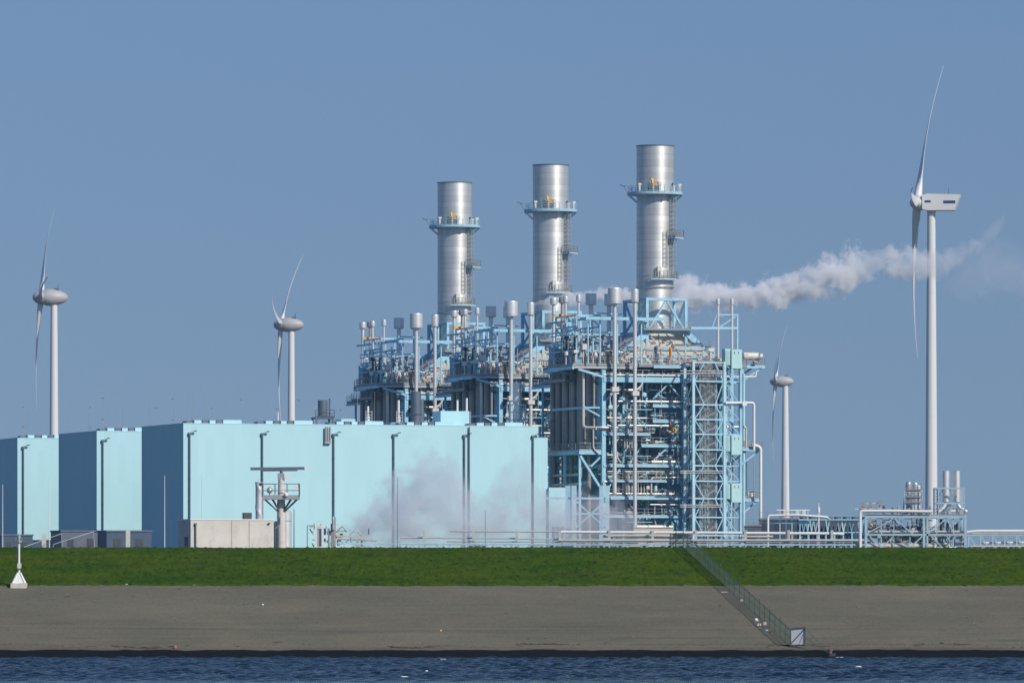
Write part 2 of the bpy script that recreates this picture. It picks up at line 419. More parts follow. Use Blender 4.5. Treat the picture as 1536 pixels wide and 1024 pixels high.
# ---------------------------------------------------------------- turbine halls
HL, HWD = 56.4, 22.9
HTOP = (HZ - 635.3) * .1 + CAMZ - GZ
hall_labels = [
    'long pale blue turbine hall whose whole front shows behind the radar tower',
    'pale blue turbine hall between the other two, mostly hidden behind the long one',
    'pale blue turbine hall cut off by the photo\'s left edge']
def pipe_t(x, s=0):
    return fp(x, 700, s, org=C0).x
def make_hall(k):
    h = thing('turbine_hall', hall_labels[k], 'building', C0 + PITCH * k + Vector((0, 0, GZ)), AL, 'turbine halls in a staggered row')
    mb = MB()
    base = 0 if k == 0 else (HZ - 797) * .1 + CAMZ - GZ - .45
    mb.box(0, HL, 0, HWD, base, HTOP)
    mb.build('wall', M['hall'], h)
    # thin parapet flashing, 3 mm proud
    MB().box(-.03, HL + .03, -.03, HWD + .03, HTOP, HTOP + .12).build('roof_edge', M['pale_steel'], h)
    # plinth storey of dark sheet under the rear halls
    if k:
        MB().box(.15, HL - .2, .25, HWD - .2, 0, base).build('plinth', M['darkblue'], h)
    # rain pipes with a hopper and a bracket lamp
    xs = [284, 393, 500, 590, 696, 799]
    for i, x in enumerate(xs):
        t = pipe_t(x)
        m = MB().tube((t, -.22, 0 if k == 0 else base - 2), (t, -.22, HTOP - 1.6), .13, n=8)
        m.cbox((t, -.22, HTOP - 1.5), .42, .36, .4)
        for q in range(7): m.cbox((t, -.1, base + 2 + q * 3.3), .34, .2, .12)
        dp = m.build('rain_pipe', M['slate'], h)
        l = MB().bar((t + .1, -.22, HTOP - 1.35), (t + .75, -.55, HTOP - 1.1), .07)
        l.cbox((t + .8, -.55, HTOP - 1.08), .38, .3, .14)
        l.build('bracket_lamp', M['dark'], dp)
    # row of low roof hoods, repeated along the front roof edge
    for b in range(5):
        t0 = .8 + b * 11.2
        for (a, w, hh, d) in ((0, .9, .55, 'slate'), (1.2, 1.1, .75, 'hall'), (2.5, .9, .8, 'slate'), (3.6, .9, .75, 'hall'), (4.7, .9, .8, 'slate'), (5.7, 2.9, .9, 'hall')):
            if t0 + a + w < HL - 1:
                MB().box(t0 + a, t0 + a + w, .9 + (0 if d == 'hall' else .15), 3.2, HTOP + .11, HTOP + .11 + hh * .62).build('roof_hood', M[d], h)
    # lightning rods
    for (t, s, hh) in ((.6, 7, 6.2), (2.5, 3, 5.2), (4.4, 12, 7.2), (6.5, 8, 5.6), (10, 5, 6.4), (14, 14, 7), (19, 4, 5.2), (24, 10, 6.6), (29, 5, 6.0), (-0.0 + 34, 12, 5.5)):
        MB().tube((t, s, HTOP), (t, s, HTOP + hh), .035, .02, n=6).build('lightning_rod', M['galv'], h)
    MB().bar((2.5, 3, HTOP + 5.1), (6.5, 8, HTOP + 5.5), .05).build('lightning_wire', M['galv'], h)
    return h
halls = [make_hall(k) for k in range(3)]
h0 = halls[0]
# parts that only the front hall shows
g = MB()
tl = fp(492, 650, -.4, org=C0)
for q in (-.33, 0, .33): g.tube((tl.x + q, -.4, HTOP - 2.6), (tl.x + q, -.4, HTOP - .3), .15, n=8)
g.box(tl.x - .5, tl.x + .5, -.5, -.1, HTOP - 2.8, HTOP - 2.55)
g.build('wall_vent', M['galv'], h0)
def hp(x, y, s):
    return fp(x, y, s, org=C0)
a, b = hp(661, 616, 5), hp(704, 640, 5)
MB().box(a.x, b.x, 5, 9, HTOP + .1, a.z).build('roof_house', M['hall'], h0)
a, b = hp(512, 628, 4), hp(533, 628, 4)
MB().box(a.x, b.x, 4, 7, HTOP + .1, a.z).build('roof_house', M['hall'], h0)
MB().bar(hp(704, 640, -.25), hp(704, 830, -.25), .18).build('cable_duct', M['slate'], h0)
# stepped end and low annex at the right end of the front hall
an = thing('hall_annex', 'low pale blue annex stepping down beside the end of the long hall', 'building', C0 + VV * (HL + .15) + Vector((0, 0, GZ)), AL)
zt = (HZ - 657) * .102 + CAMZ - GZ
MB().box(0, 1.5, .4, 9, 0, zt).build('wall', M['hall'], an)
MB().box(1.5, 4.2, -.2, 6, 0, (HZ - 731) * .102 + CAMZ - GZ).build('porch', M['hall'], an)
MB().box(-.03, 1.53, .37, 9.03, zt, zt + .1).build('roof_edge', M['pale_steel'], an)
for q in range(3):
    MB().box(2.0 + q * .7, 2.45 + q * .7, -.24, -.1, 8.5, 11.5).build('louvre_panel', M['slate'], an)

# low dark annexes and pipe trestles below the rear halls
def low_block(name, label, x0, x1, y0, Y, d, m):
    o = thing(name, label, 'building', Vector(((x0 - CX) * Y / F, Y, GZ)), AL)
    w = (x1 - x0) * Y / F / VV.x; zt = (HZ - y0) * Y / F + CAMZ - GZ
    MB().box(0, w, 0, d, 0, zt).build('wall', m, o)
    MB().box(-.12, w + .12, -.12, d + .12, zt, zt + .22).build('roof', M['slate'], o)
    n = max(2, int(w / 3))
    for i in range(n):
        MB().box((i + .3) * w / n, (i + .62) * w / n, -.06, .1, zt - 2.2, zt - 1.0).build('louvre', M['dark'], o)
    return o
low_block('switch_house', 'low dark switch house at the foot of the middle hall', 92, 150, 797, 985, 6, M['slate'])
low_block('switch_house', 'low dark blue switch house with a pale end pillar below the middle hall', 160, 226, 797, 975, 5, M['darkblue'])
low_block('pump_house', 'low dark pump house under the hall cut by the photo edge', 2, 48, 803, 1020, 5, M['darkblue'])

def mast(x, y0, Y, label, r=.06, m='white', lamp=False, group='thin masts in front of the halls', yb=None):
    p = W(x, y0, Y)
    o = thing('mast', label, 'mast', (p.x, p.y, GZ), 0, group)
    zt = p.z - GZ
    MB().lathe([(0, 0), (r * 2.4, 0), (r * 2.4, .35), (r * 1.3, .4), (r, zt * .5), (r * .6, zt), (0, zt)], n=8).build('shaft', M[m], o)
    if lamp: MB().cbox((.2, -.2, zt - .1), .55, .3, .18).build('lamp', M['dark'], o)
    return o
mast(4, 726, 960, 'thin white mast close to the photo\'s left edge')
mast(74, 717, 960, 'thin white mast before the lit face of the first hall')
mast(247, 713, 960, 'white mast standing before the shaded end of the long hall')
mast(303, 712, 960, 'thin mast rising behind the concrete hut')
mast(441, 763, 800, 'short dark mast just beside the radar tower', .07, 'slate')
mast(596, 715, 930, 'thin grey mast rising out of the ground steam', .05, 'slate')
mast(728, 765, 930, 'short thin mast behind the ground steam near the pipe bridge', .05, 'slate')
mast(1179, 690, 930, 'thin grey mast before the tower of the small wind turbine', .04, 'galv')
mast(417, 618, 1030, 'short white pole above the roof of the long hall under a turbine blade', .16, 'white')

# pillars and struts left, under the halls
for (x0, w, y0, lab) in ((66, 5, 800, 'pale concrete pillar under the hall at the photo edge'), (192, 5, 795, 'pale concrete pillar beside the dark blue switch house')):
    p = W(x0, y0, 958)
    o = MB().box(-.3, .3, -.3, .3, 0, p.z - GZ).build('pillar', M['concrete'], None, (p.x, p.y, GZ)); tag(o, lab, 'pillar')
for (xa, ya, xb, yb, lab) in ((36, 820, 92, 800, 'slanting pale pipe rising beside the first pillar'), (80, 816, 140, 797, 'slanting pale pipe below the middle hall')):
    o = MB().pipe([W(xa, ya + 30, 955), W(xa, ya, 955), W(xb, yb, 957), W(xb + 3, yb + 40, 957)], .05).build('slanting_pipe', M['galv']); tag(o, lab, 'pipe')

# ---------------------------------------------------------------- roof equipment on the front hall
def on_roof(name, label, cat, x, y, s):
    q = hp(x, y, s); w = C0 + VV * q.x + UU * s
    return thing(name, label, cat, (w.x, w.y, GZ + HTOP), AL), q.z - HTOP
o, z = on_roof('roof_exhaust', 'dark blunt exhaust drum on a frame above the long hall\'s roof', 'exhaust', 484, 600, 14)
MB().lathe([(0, 1.6), (.75, 1.6), (.75, z), (.6, z), (.6, z - .3), (0, z - .3)], n=20).build('drum', M['slate'], o)
f = MB()
for sx in (-1.3, 1.3):
    for sy in (-1, 1): f.bar((sx, sy, 0), (sx, sy, 1.5), .2)
f.box(-1.5, 1.5, -1.2, 1.2, 1.3, 1.55); f.build('frame', M['darkblue'], o)
MB().rail([(-1.5, -1.2, 1.55), (1.5, -1.2, 1.55), (1.5, 1.2, 1.55)]).build('railing', M['dark'], o)
MB().tube((1.2, .3, 0), (1.2, .3, z + .3), .13, n=8).build('side_pipe', M['slate'], o)
o, z = on_roof('roof_silencer', 'fat slate grey silencer drum above the long hall\'s roof', 'silencer', 624, 587, 18)
MB().lathe([(.75, -3), (.78, 0), (.78, 2.2), (.95, 2.25), (.95, 2.45), (.78, 2.5), (.78, z), (0, z)], n=22).build('shell', M['slate'], o)
MB().lathe([(.5, 0), (.5, z * .8), (0, z * .8)], c=(1.0, .6), n=16).build('side_duct', M['slate'], o)
o, z = on_roof('roof_silencer', 'bright steel silencer on an open frame above the long hall\'s roof end', 'silencer', 776, 574, 14)
MB().lathe([(.35, 0), (.45, 1.2), (.62, 1.6), (.62, 3.5), (.72, 3.7), (.72, z - .2), (.6, z), (0, z)], n=22).build('shell', M['vent'], o)
f = MB()
for sx in (-1, 1):
    for sy in (-1, 1): f.bar((sx, sy, -.1), (sx, sy, 3.7), .13)
for zz in (1.4, 2.6, 3.7):
    f.bar((-1, -1, zz), (1, -1, zz), .13); f.bar((-1, 1, zz), (1, 1, zz), .13); f.bar((-1, -1, zz), (-1, 1, zz), .13); f.bar((1, -1, zz), (1, 1, zz), .13)
f.bar((-1, -1, 1.4), (1, -1, 0), .1); f.build('frame', M['pale_steel'], o)
for (x, y, lab) in ((686, 600, 'slim white roof vent left of the hall\'s cable duct'), (700, 597, 'slim white roof vent with a small ladder above the cable duct'), (552, 609, 'slim white roof vent near the first boiler block\'s dark pipes'), (598, 600, 'thin grey roof vent beside the slate silencer drum')):
    o, z = on_roof('roof_vent', lab, 'vent', x, y, 6)
    MB().lathe([(.3, 0), (.3, 1.5), (.17, 1.6), (.17, z), (0, z)], n=12).build('stem', M['white'], o)
    f = MB()
    for sx in (-.5, .5): f.bar((sx, -.4, 0), (sx, -.4, 2.4), .07)
    for q in range(5): f.bar((-.5, -.4, .4 + q * .45), (.5, -.4, .4 + q * .45), .07)
    f.build('ladder', M['galv'], o)

# ---------------------------------------------------------------- boiler block (one built, two copied)
bk_names = ['the boiler block with the lattice stair tower', 'the middle boiler block', 'the boiler block behind the hall roof\'s slate drum']
bk = thing('boiler_block', 'nearest open steel boiler block with a lattice stair tower beside it', 'boiler', P0 + Vector((0, 0, GZ)), AL, 'boiler blocks in a receding row')
ZT = fp(905, 547, 0).z          # top deck level
def P(mb, name, m): return mb.build(name, M[m], bk)
def lv(y): return (HZ - y) * .1025 + CAMZ - GZ
# casing
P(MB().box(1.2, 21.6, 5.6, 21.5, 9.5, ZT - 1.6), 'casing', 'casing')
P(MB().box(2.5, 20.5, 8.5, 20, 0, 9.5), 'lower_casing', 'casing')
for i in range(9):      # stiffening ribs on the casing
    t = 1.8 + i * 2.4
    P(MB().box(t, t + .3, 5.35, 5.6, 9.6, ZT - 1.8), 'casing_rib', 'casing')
# columns
for t in (0, 4.2, 8.0, 13.0, 18.0, 22.6):
    for s in (0.0, 6.6, 15, 23):
        if s in (6.6, 15) and t not in (0, 22.6): continue
        w = .62 if s == 0 and t in (0, 22.6) else .42
        if s == 0 and t in (4.2, 8.0, 18.0): w, s = .3, 2.6
        P(MB().box(t - w / 2, t + w / 2, s - w / 2, s + w / 2, 0, ZT - .35), 'column', 'steel')
# broad shaded web of the corner column
P(MB().box(-.34, -.31, .3, 2.2, lv(690), ZT - 3), 'corner_web', 'steel')
# levels: (row, from x, to x, beam height m, depth of deck)
levels = [(570, 905, 1112, .78, 5.8), (609, 979, 1031, .42, 4.5), (632, 979, 1031, .40, 4.5), (652, 905, 975, .3, 5.5), (669, 962, 1031, .36, 6.3), (699, 905, 1028, .36, 6.3), (722, 905, 1000, .25, 5.2), (747, 905, 1028, .45, 6.4), (775, 905, 1028, .3, 3)]
for (y, x0, x1, hh, dp) in levels:
    dp *= .6
    a, b = fp(x0, y, -.25), fp(x1, y, -.25)
    z = lv(y)
    P(MB().box(a.x, b.x, -.42, -.12, z - hh / 2, z + hh / 2), 'beam', 'steel')
    P(MB().box(a.x + .1, b.x - .1, -.1, dp, z + hh / 2 - .12, z + hh / 2), 'deck', 'grating')
    P(MB().rail([(a.x + .1, -.15, z + hh / 2), (b.x - .1, -.15, z + hh / 2)], 1.1, 1.5, .035), 'railing', 'railing')
    P(MB().box(a.x, b.x, dp - .2, dp, z - hh / 2, z + hh / 2 - .14), 'beam', 'steel')
# beams on the left (shaded) side and the back
for y in (570, 609, 652, 699, 747):
    z = lv(y)
    P(MB().box(-.2, .1, .35, 22.8, z - .3, z + .3), 'side_beam', 'steel')
for y in (570, 652, 747):
    z = lv(y)
    P(MB().box(22.5, 22.8, .3, 22.8, z - .3, z + .3), 'side_beam', 'steel')
    P(MB().box(.3, 22.3, 22.9, 23.2, z - .3, z + .3), 'rear_beam', 'steel')
# V braces front and left
def br(x0, y0, x1, y1, s=0.0, w=.22, m='steel'):
    P(MB().bar(fp(x0, y0, s), fp(x1, y1, s), w), 'brace', m)
for args in ((978, 600, 1003, 575), (1003, 575, 1024, 600), (985, 590, 1003, 602), (935, 612, 965, 640), (958, 600, 968, 610), (928, 580, 905, 604), (955, 690, 977, 699), (980, 690, 1000, 672), (940, 700, 960, 672), (985, 798, 998, 760), (1004, 758, 1020, 800), (955, 785, 972, 758), (1018, 716, 1028, 745), (905, 745, 930, 702), (1004, 668, 1026, 640)):
    br(*args, s=random.choice((.1, .35, 2.5)))
for i in range(6):
    br(910 + i * 20, 745, 925 + i * 20, 703, s=6.2, w=.2)
    br(925 + i * 20, 703, 935 + i * 20, 745, s=6.25, w=.2)
for (ya, yb) in ((570, 609), (609, 652), (652, 699), (699, 747), (747, 800)):
    za, zb = lv(ya), lv(yb)
    for (sa, sb) in ((1, 11.5), (11.5, 22)):
        P(MB().bar((0, sa, za - .3), (0, sb, zb + .3), .25), 'side_brace', 'steel')
# second storey bracing behind, gives depth in the gaps
for i in range(5):
    t0 = .3 + i * 4.4
    for (ya, yb) in ((570, 632), (632, 699), (699, 747), (747, 800)):
        P(MB().bar((t0, 6.3, lv(ya) - .4), (t0 + 4.2, 6.3, lv(yb) + .3), .2), 'inner_brace', 'steel')
# horizontal pipe runs on the front
for (y, x0, x1, r, s) in ((563, 905, 1031, .13, -.35), (555, 957, 1031, .12, .2), (602.5, 927, 1031, .22, -.3), (585, 905, 945, .14, .5), (627, 905, 970, .14, .3), (638.5, 927, 1030, .2, -.4), (642, 877, 928, .2, -.6), (660, 930, 975, .12, .6), (692.5, 977, 1030, .32, .0), (683, 990, 1030, .14, .7), (704, 905, 1028, .09, .4), (707, 905, 1028, .09, .4), (710, 905, 1028, .09, .4), (740.5, 905, 1013, .22, .3), (752, 985, 1026, .1, .3), (756.5, 975, 1026, .14, .2), (790, 955, 1008, .42, .4), (797, 950, 1010, .3, 1.4)):
    a, b = fp(x0, y, s), fp(x1, y, s)
    P(MB().tube((a.x, s, lv(y)), (b.x, s, lv(y)), r * .8, n=12), 'pipe', 'brown_pipe' if y in (642, 585, 683, 797, 555) else 'pipe')
    for q in range(1, int((b.x - a.x) / 2.6) + 1): P(MB().cbox((a.x + q * 2.6 - .8, s, lv(y) - r * .4), .16, r * 2, r * 2.6), 'pipe_shoe', 'steel')
# pipes with elbows
for pts, r, s in (([(977, 740), (977, 716), (1030, 716)], .16, .0), ([(963, 563), (963, 578), (955, 585), (940, 585)], .22, -.2), ([(905, 742), (905, 722), (912, 722)], .14, -.4), ([(890, 640), (890, 672), (898, 680)], .14, -.4), ([(940, 704), (934, 704), (934, 740)], .1, .2), ([(945, 707), (938, 707), (938, 740)], .1, .2), ([(950, 710), (942, 710), (942, 740)], .1, .2), ([(908, 600), (908, 636), (918, 640)], .14, .4), ([(915, 625), (915, 590), (930, 590)], .12, .8), ([(1026, 757), (1036, 757), (1036, 812)], .2, -.5), ([(1026, 575), (1030, 580), (1030, 742)], .22, -.8), ([(965, 800), (965, 770), (974, 770), (974, 800)], .2, 2.5), ([(988, 800), (982, 780), (982, 762)], .1, .3), ([(925, 700), (925, 682), (905, 682)], .1, .3), ([(1000, 632), (1000, 645), (1012, 655), (1012, 668)], .12, 1)):
    P(MB().pipe([fp(x, y, s) for x, y in pts], r, 10), 'pipe', 'pipe')
# short upright pipes (a manifold) on the lower decks
for i in range(5): P(MB().tube(fp(936 + i * 4, 740, .4), fp(936 + i * 4, 712, .4), .12, n=8), 'manifold_pipe', 'pipe')
for i in range(4): P(MB().tube(fp(957 + i * 4.6, 740, .6), fp(957 + i * 4.6, 718, .6), .12, n=8), 'manifold_pipe', 'pipe')
for i in range(5): P(MB().tube(fp(937 + i * 3.6, 672, .8), fp(937 + i * 3.6, 656, .8), .1, n=8), 'manifold_pipe', 'pipe')
rc = random.Random(23)
for i in range(95):     # conduits, hangers and instrument lines
    x = rc.uniform(906, 1033); y = rc.uniform(556, 790); s = rc.uniform(-.3, 3.2)
    a = fp(x, y, s); h_ = rc.choice((.8, 1.4, 2.2, 3.5, 5.5))
    P(MB().bar(a, a + Vector((0, 0, h_)), rc.choice((.07, .1, .13))), 'conduit', rc.choice(('galv', 'steel', 'pale_steel', 'brown_pipe', 'pipe', 'steel', 'casing')))
for i in range(85):
    x = rc.uniform(906, 1020); y = rc.uniform(556, 800); s = rc.uniform(-.3, 3.4)
    a = fp(x, y, s); l_ = rc.choice((.7, 1.2, 2.0, 3.2, 4.5))
    l_ = min(l_, 13.2 - a.x)
    if l_ < .4: continue
    P(MB().bar(a, a + Vector((l_, 0, 0)), rc.choice((.07, .1, .14)), rc.choice((.07, .1, .2))), 'cable_tray', rc.choice(('galv', 'steel', 'pale_steel', 'pipe', 'steel', 'railing')))
for i in range(60):
    x = rc.uniform(908, 1028); y = rc.uniform(560, 800); s = rc.uniform(.2, 4.5)
    a = fp(x, y, s)
    P(MB().cbox(a, rc.uniform(.25, 1.1), .2, rc.uniform(.25, 1.0)).cbox((a.x, a.y - .12, a.z), .18, .06, .18), 'junction_box', rc.choice(('pale_steel', 'cabinet', 'galv', 'casing', 'steel', 'mint', 'brown_pipe')))
for i in range(40):
    x = rc.uniform(906, 1024); y = rc.uniform(575, 795); s = rc.uniform(0, 4.5)
    a = fp(x, y, s); w_ = rc.uniform(1, 2.6) * rc.choice((-1, 1)); h_ = rc.uniform(1, 2.6)
    P(MB().bar(a, a + Vector((w_, 0, h_)), rc.choice((.1, .14, .18))), 'knee_brace', rc.choice(('steel', 'pale_steel', 'steel', 'galv')))
for i in range(7):      # fine coil of small tubes half way up the front
    z = lv(704) - i * .22
    P(MB().pipe([(fp(905, 0, .6).x, .6, z), (fp(930 - i * 1.6, 0, .6).x, .6, z), (fp(930 - i * 1.6, 0, .6).x, .6, lv(738))], .06, 6), 'sample_tube', 'galv')
# cabinets and valves on the decks, each one set where the decks have room
rnd = random.Random(11)
cab = [(1004, 740, 7, 7, 'cabinet'), (973, 731, 9, 5, 'pipe'), (983, 733, 4, 9, 'mint'), (984, 664, 6, 6, 'pipe'), (1012, 664, 7, 4, 'brown_pipe'), (938, 572 - 4, 4, 12, 'mint'), (929, 566 - 6, 4, 13, 'pale_steel'), (916, 611, 9, 5, 'pale_steel'), (920, 640, 4, 7, 'cabinet'), (1003, 688, 12, 3, 'white'), (1008, 552, 5, 6, 'cabinet'), (985, 603, 10, 4, 'cabinet'), (1012, 603, 14, 4, 'cabinet'), (966, 592, 6, 5, 'pale_steel'), (945, 640, 5, 5, 'grating'), (909, 655, 5, 5, 'dark'), (905, 688, 4, 4, 'yellow')]
for (x, y, w, h, m) in cab:
    c = fp(x, y, .5)
    mb = MB().cbox(c, w * .1, .6, h * .1)
    mb.cbox((c.x, c.y - .32, c.z), w * .08, .05, h * .08)
    mb.cbox((c.x, c.y, c.z + h * .05 + .06), w * .06, .4, .12)
    P(mb, 'cabinet', m)
for i in range(46):
    y0 = rnd.choice((609, 632, 652, 669, 699, 722, 747, 775, 570))
    x = rnd.uniform(907, 1026); s = rnd.uniform(.3, 5.2)
    c = fp(x, y0, s); r = rnd.uniform(.12, .28)
    z = lv(y0)
    mb = MB().tube((c.x, s, z + .1), (c.x, s, z + rnd.uniform(.7, 1.6)), r * .5, n=8)
    mb.tube((c.x - r * 2, s, z + .65), (c.x + r * 2, s, z + .65), r, n=10)
    mb.tube((c.x, s, z + 1.2), (c.x, s, z + 1.28), r * 1.3, n=10)
    P(mb, 'valve', rnd.choice(('pipe', 'cabinet', 'pale_steel', 'brown_pipe', 'dark', 'mint')))
for i in range(34):
    x = rnd.uniform(908, 1028); s = rnd.uniform(.8, 5.8)
    ya, yb = sorted(rnd.sample((555, 570, 590, 609, 632, 652, 669, 699, 722, 747, 775, 798), 2))
    P(MB().tube(fp(x, ya, s), fp(x, yb, s), rnd.choice((.07, .1, .14, .2)), n=8), 'riser', rnd.choice(('pipe', 'brown_pipe', 'galv', 'pale_steel')))
# ladders between the decks
for (x, ya, yb) in ((985, 570, 609), (952, 652, 699), (1020, 699, 747), (915, 747, 800), (972, 632, 669)):
    a, b = fp(x, ya, .9), fp(x, yb, .9)
    mb = MB(); mb.bar(a, b, .06); mb.bar(a + Vector((.45, 0, 0)), b + Vector((.45, 0, 0)), .06)
    n = int((a.z - b.z) / .35)
    for q in range(n):
        z = b.z + q * .35; k = (z - b.z) / (a.z - b.z); tx = b.x + (a.x - b.x) * k
        mb.bar((tx, .9, z), (tx + .45, .9, z), .04)
    P(mb, 'ladder', 'railing')
# orange hoist on the front
c = fp(1008, 645, -.8)
mb = MB(); mb.bar(fp(1006, 632, -.8), fp(1009, 648, -.8), .2); mb.bar(fp(1008, 632, -.8), fp(1015, 648, -.8), .2); mb.bar(fp(1003, 647, -.8), fp(1016, 648, -.8), .22); mb.bar(fp(1007, 641, -.8), fp(1012, 641, -.8), .15)
P(mb, 'hoist', 'orange')

# left face: bundle of thick downcomer pipes in the shade
for i, s in enumerate((3.0, 5.1, 7.0, 8.9, 10.6, 12.4, 14.2, 16.0)):
    P(MB().tube((-1.2 - .35 * (i % 2), s, lv(683)), (-1.2 - .35 * (i % 2), s, ZT - .6), .5 + .06 * (i % 3), n=14), 'downcomer', 'brown_pipe')
for i, s in enumerate((18.6, 21.2)):
    P(MB().tube((-1.6 + i, s, 0), (-1.6 + i, s, ZT - .6), .5, n=14), 'downcomer', 'brown_pipe')
    P(MB().lathe([(.8, lv(640)), (.8, lv(628)), (.5, lv(626))], c=(-1.6 + i, s), n=14), 'pipe_collar', 'brown_pipe')
q = sp(875, 560, -3.0)
P(MB().pipe([(-3.0, q.s if hasattr(q, 's') else q.y, ZT - 1), (-3.0, q.y, lv(642)), (-.9, q.y, lv(642)), (-.9, -.6, lv(642)), (2, -.6, lv(642))], .24), 'pipe', 'pipe')
P(MB().pipe([(-1.2, .9, ZT - 2), (-1.2, .9, lv(655)), (-.4, .9, lv(662))], .2), 'pipe', 'brown_pipe')
# bracket half way up the bundle
P(MB().bar((-2.9, .5, lv(612)), (-2.9, 15, lv(612)), .35), 'pipe_bracket', 'steel')
P(MB().bar((-3.0, .6, lv(612)), (0, .2, lv(612)), .28), 'pipe_bracket', 'steel')
P(MB().bar((-2.9, .6, lv(612)), (-.2, .2, lv(626)), .24), 'pipe_bracket', 'steel')
# lower side platform with struts
P(MB().box(-4.0, -.36, -.2, 14.5, lv(682), lv(676)), 'side_platform', 'steel')
P(MB().rail([(-4, 14.5, lv(676)), (-4, -.2, lv(676)), (-.4, -.2, lv(676))], 1.1, 1.6), 'railing', 'railing')
for (s, d) in ((.2, 0), (7, 0), (14, 0)):
    P(MB().box(-3.9, -3.55, s, s + .35, 0, lv(682)), 'side_column', 'steel')
P(MB().bar((-3.7, .2, lv(684)), (-.2, .2, lv(735)), .35), 'strut', 'steel')
P(MB().bar((-.2, .2, lv(684)), (-2, .2, lv(700)), .25), 'strut', 'steel')
for i in range(5): P(MB().tube((-1.6, 2 + i * 4, 2), (-1.6, 2 + i * 4, lv(683)), .3, n=10), 'lower_pipe', 'brown_pipe')
for i in range(3): P(MB().tube((-3.2, 1.5, lv(712 + i * 14)), (-3.2, 14, lv(712 + i * 14)), .22, n=10), 'lower_pipe', 'pipe')

# top deck
TL = fp(857, 547, 0).x
P(MB().box(TL, 23.4, -.5, 11, ZT - .28, ZT).box(-3, 23.4, 11, 19.5, ZT - .28, ZT).box(0, 23.4, 19.5, 24, ZT - .28, ZT), 'top_deck', 'grating')
P(MB().box(TL, TL + .3, -.5, 11, ZT - .75, ZT - .29), 'deck_beam', 'steel')
P(MB().box(-3, -2.7, 11.1, 19.5, ZT - .75, ZT - .29), 'deck_beam', 'steel')
P(MB().box(TL + .31, 4.6, -.55, -.25, ZT - .6, ZT - .29), 'deck_beam', 'galv')
a = fp(980, 547, -.6).x; b_ = fp(1031, 547, -.6).x
P(MB().box(a, b_, -.8, -.52, ZT - .45, ZT - .05), 'deck_beam', 'steel')
P(MB().rail([(.1, 23.9, ZT), (.1, 19.4, ZT), (-2.9, 19.4, ZT), (-2.9, 10.9, ZT), (TL + .1, 10.9, ZT), (TL + .1, -.4, ZT), (23.3, -.4, ZT), (23.3, 23.9, ZT), (.1, 23.9, ZT)], 1.15, 1.25, .045, 3), 'railing', 'railing')
P(MB().bar((TL + 1.0, -.3, ZT - .7), (-.2, -.3, lv(566)), .34), 'strut', 'steel')
P(MB().bar((TL + .8, 8, ZT - .7), (-.2, 8, lv(566)), .3), 'strut', 'steel')
P(MB().bar((-2.8, 16, ZT - .7), (-.2, 16, lv(566)), .3), 'strut', 'steel')
# second walkway under the left overhang
P(MB().box(-3.7, -2.2, 7, 18.5, ZT - 2.4, ZT - 2.2), 'walkway', 'grating')
P(MB().rail([(-3.7, 7, ZT - 2.2), (-3.7, 18.5, ZT - 2.2)], 1.1, 1.4, .045, 3), 'railing', 'railing')
# transition hood under the stack
cs = Vector((12.7, 11.5, 0))
def frustum(mb, b0, t0):
    (x0, x1, y0, y1, z0), (a0, a1, c0, c1, z1) = b0, t0
    vs = [(x0, y0, z0), (x1, y0, z0), (x1, y1, z0), (x0, y1, z0), (a0, c0, z1), (a1, c0, z1), (a1, c1, z1), (a0, c1, z1)]
    return mb.add(vs, [(3, 2, 1, 0), (4, 5, 6, 7), (0, 1, 5, 4), (1, 2, 6, 5), (2, 3, 7, 6), (3, 0, 4, 7)])
ZH = ZT + 5.6
P(frustum(MB(), (3.6, 21.6, 3.2, 20.0, ZT + .7), (9.9, 15.5, 8.6, 14.4, ZH)), 'hood', 'cream')
P(MB().box(3.5, 21.7, 3.1, 20.1, ZT, ZT + .7), 'hood_curb', 'cream')
for k in range(4):  # stiffener bars lying on the hood's front
    f = (k + 1) / 5
    P(MB().bar((3.6 + 18 * f, 3.05, ZT + .75), (9.9 + 5.6 * f, 8.45, ZH), .16), 'hood_rib', 'cream')
# stack cage
ZC = (HZ - 446) * .1031 + CAMZ - GZ
ct0, ct1, c_s0, c_s1 = 9.5, 15.9, 6.5, 16.6
for t in (ct0, ct1):
    for s in (c_s0, c_s1): P(MB().box(t - .22, t + .22, s - .22, s + .22, ZT, ZC - .28), 'cage_post', 'steel')
for z in (ZC - .25, ZT + 5.4):
    for s in (c_s0, c_s1): P(MB().box(ct0 - .22, ct1 + .22, s - .24, s + .24, z - .22, z + .22), 'cage_beam', 'steel')
    for t in (ct0, ct1): P(MB().box(t - .2, t + .2, c_s0 + .25, c_s1 - .25, z - .2, z + .2), 'cage_beam', 'steel')
tm = (ct0 + ct1) / 2
for s in (c_s0, c_s1):
    P(MB().bar((tm, s, ZC - .4), (ct0 + .2, s, ZT + 5.7), .3), 'cage_brace', 'steel')
    P(MB().bar((tm, s, ZC - .4), (ct1 - .2, s, ZT + 5.7), .3), 'cage_brace', 'steel')
for t in (ct0, ct1):
    m_ = (c_s0 + c_s1) / 2
    P(MB().bar((t, c_s0 + .3, ZC - .5), (t, m_, ZT + 5.7), .3), 'cage_brace', 'steel')
    P(MB().bar((t, c_s1 - .3, ZC - .5), (t, m_, ZT + 5.7), .3), 'cage_brace', 'steel')
    P(MB().box(t - .2, t + .2, m_ - .2, m_ + .2, ZT + 5.7, ZC - .5), 'cage_brace', 'steel')
# raking legs of the cage
for s in (c_s0, c_s1):
    P(MB().bar((ct0 - .1, s, ZT + 5.3), (3.6, s, ZT + .3), .8, 1.05), 'raking_leg', 'steel')
    P(MB().bar((ct1 + .1, s, ZT + 5.3), (21.6, s, ZT + .3), .7, .9), 'raking_leg', 'steel')
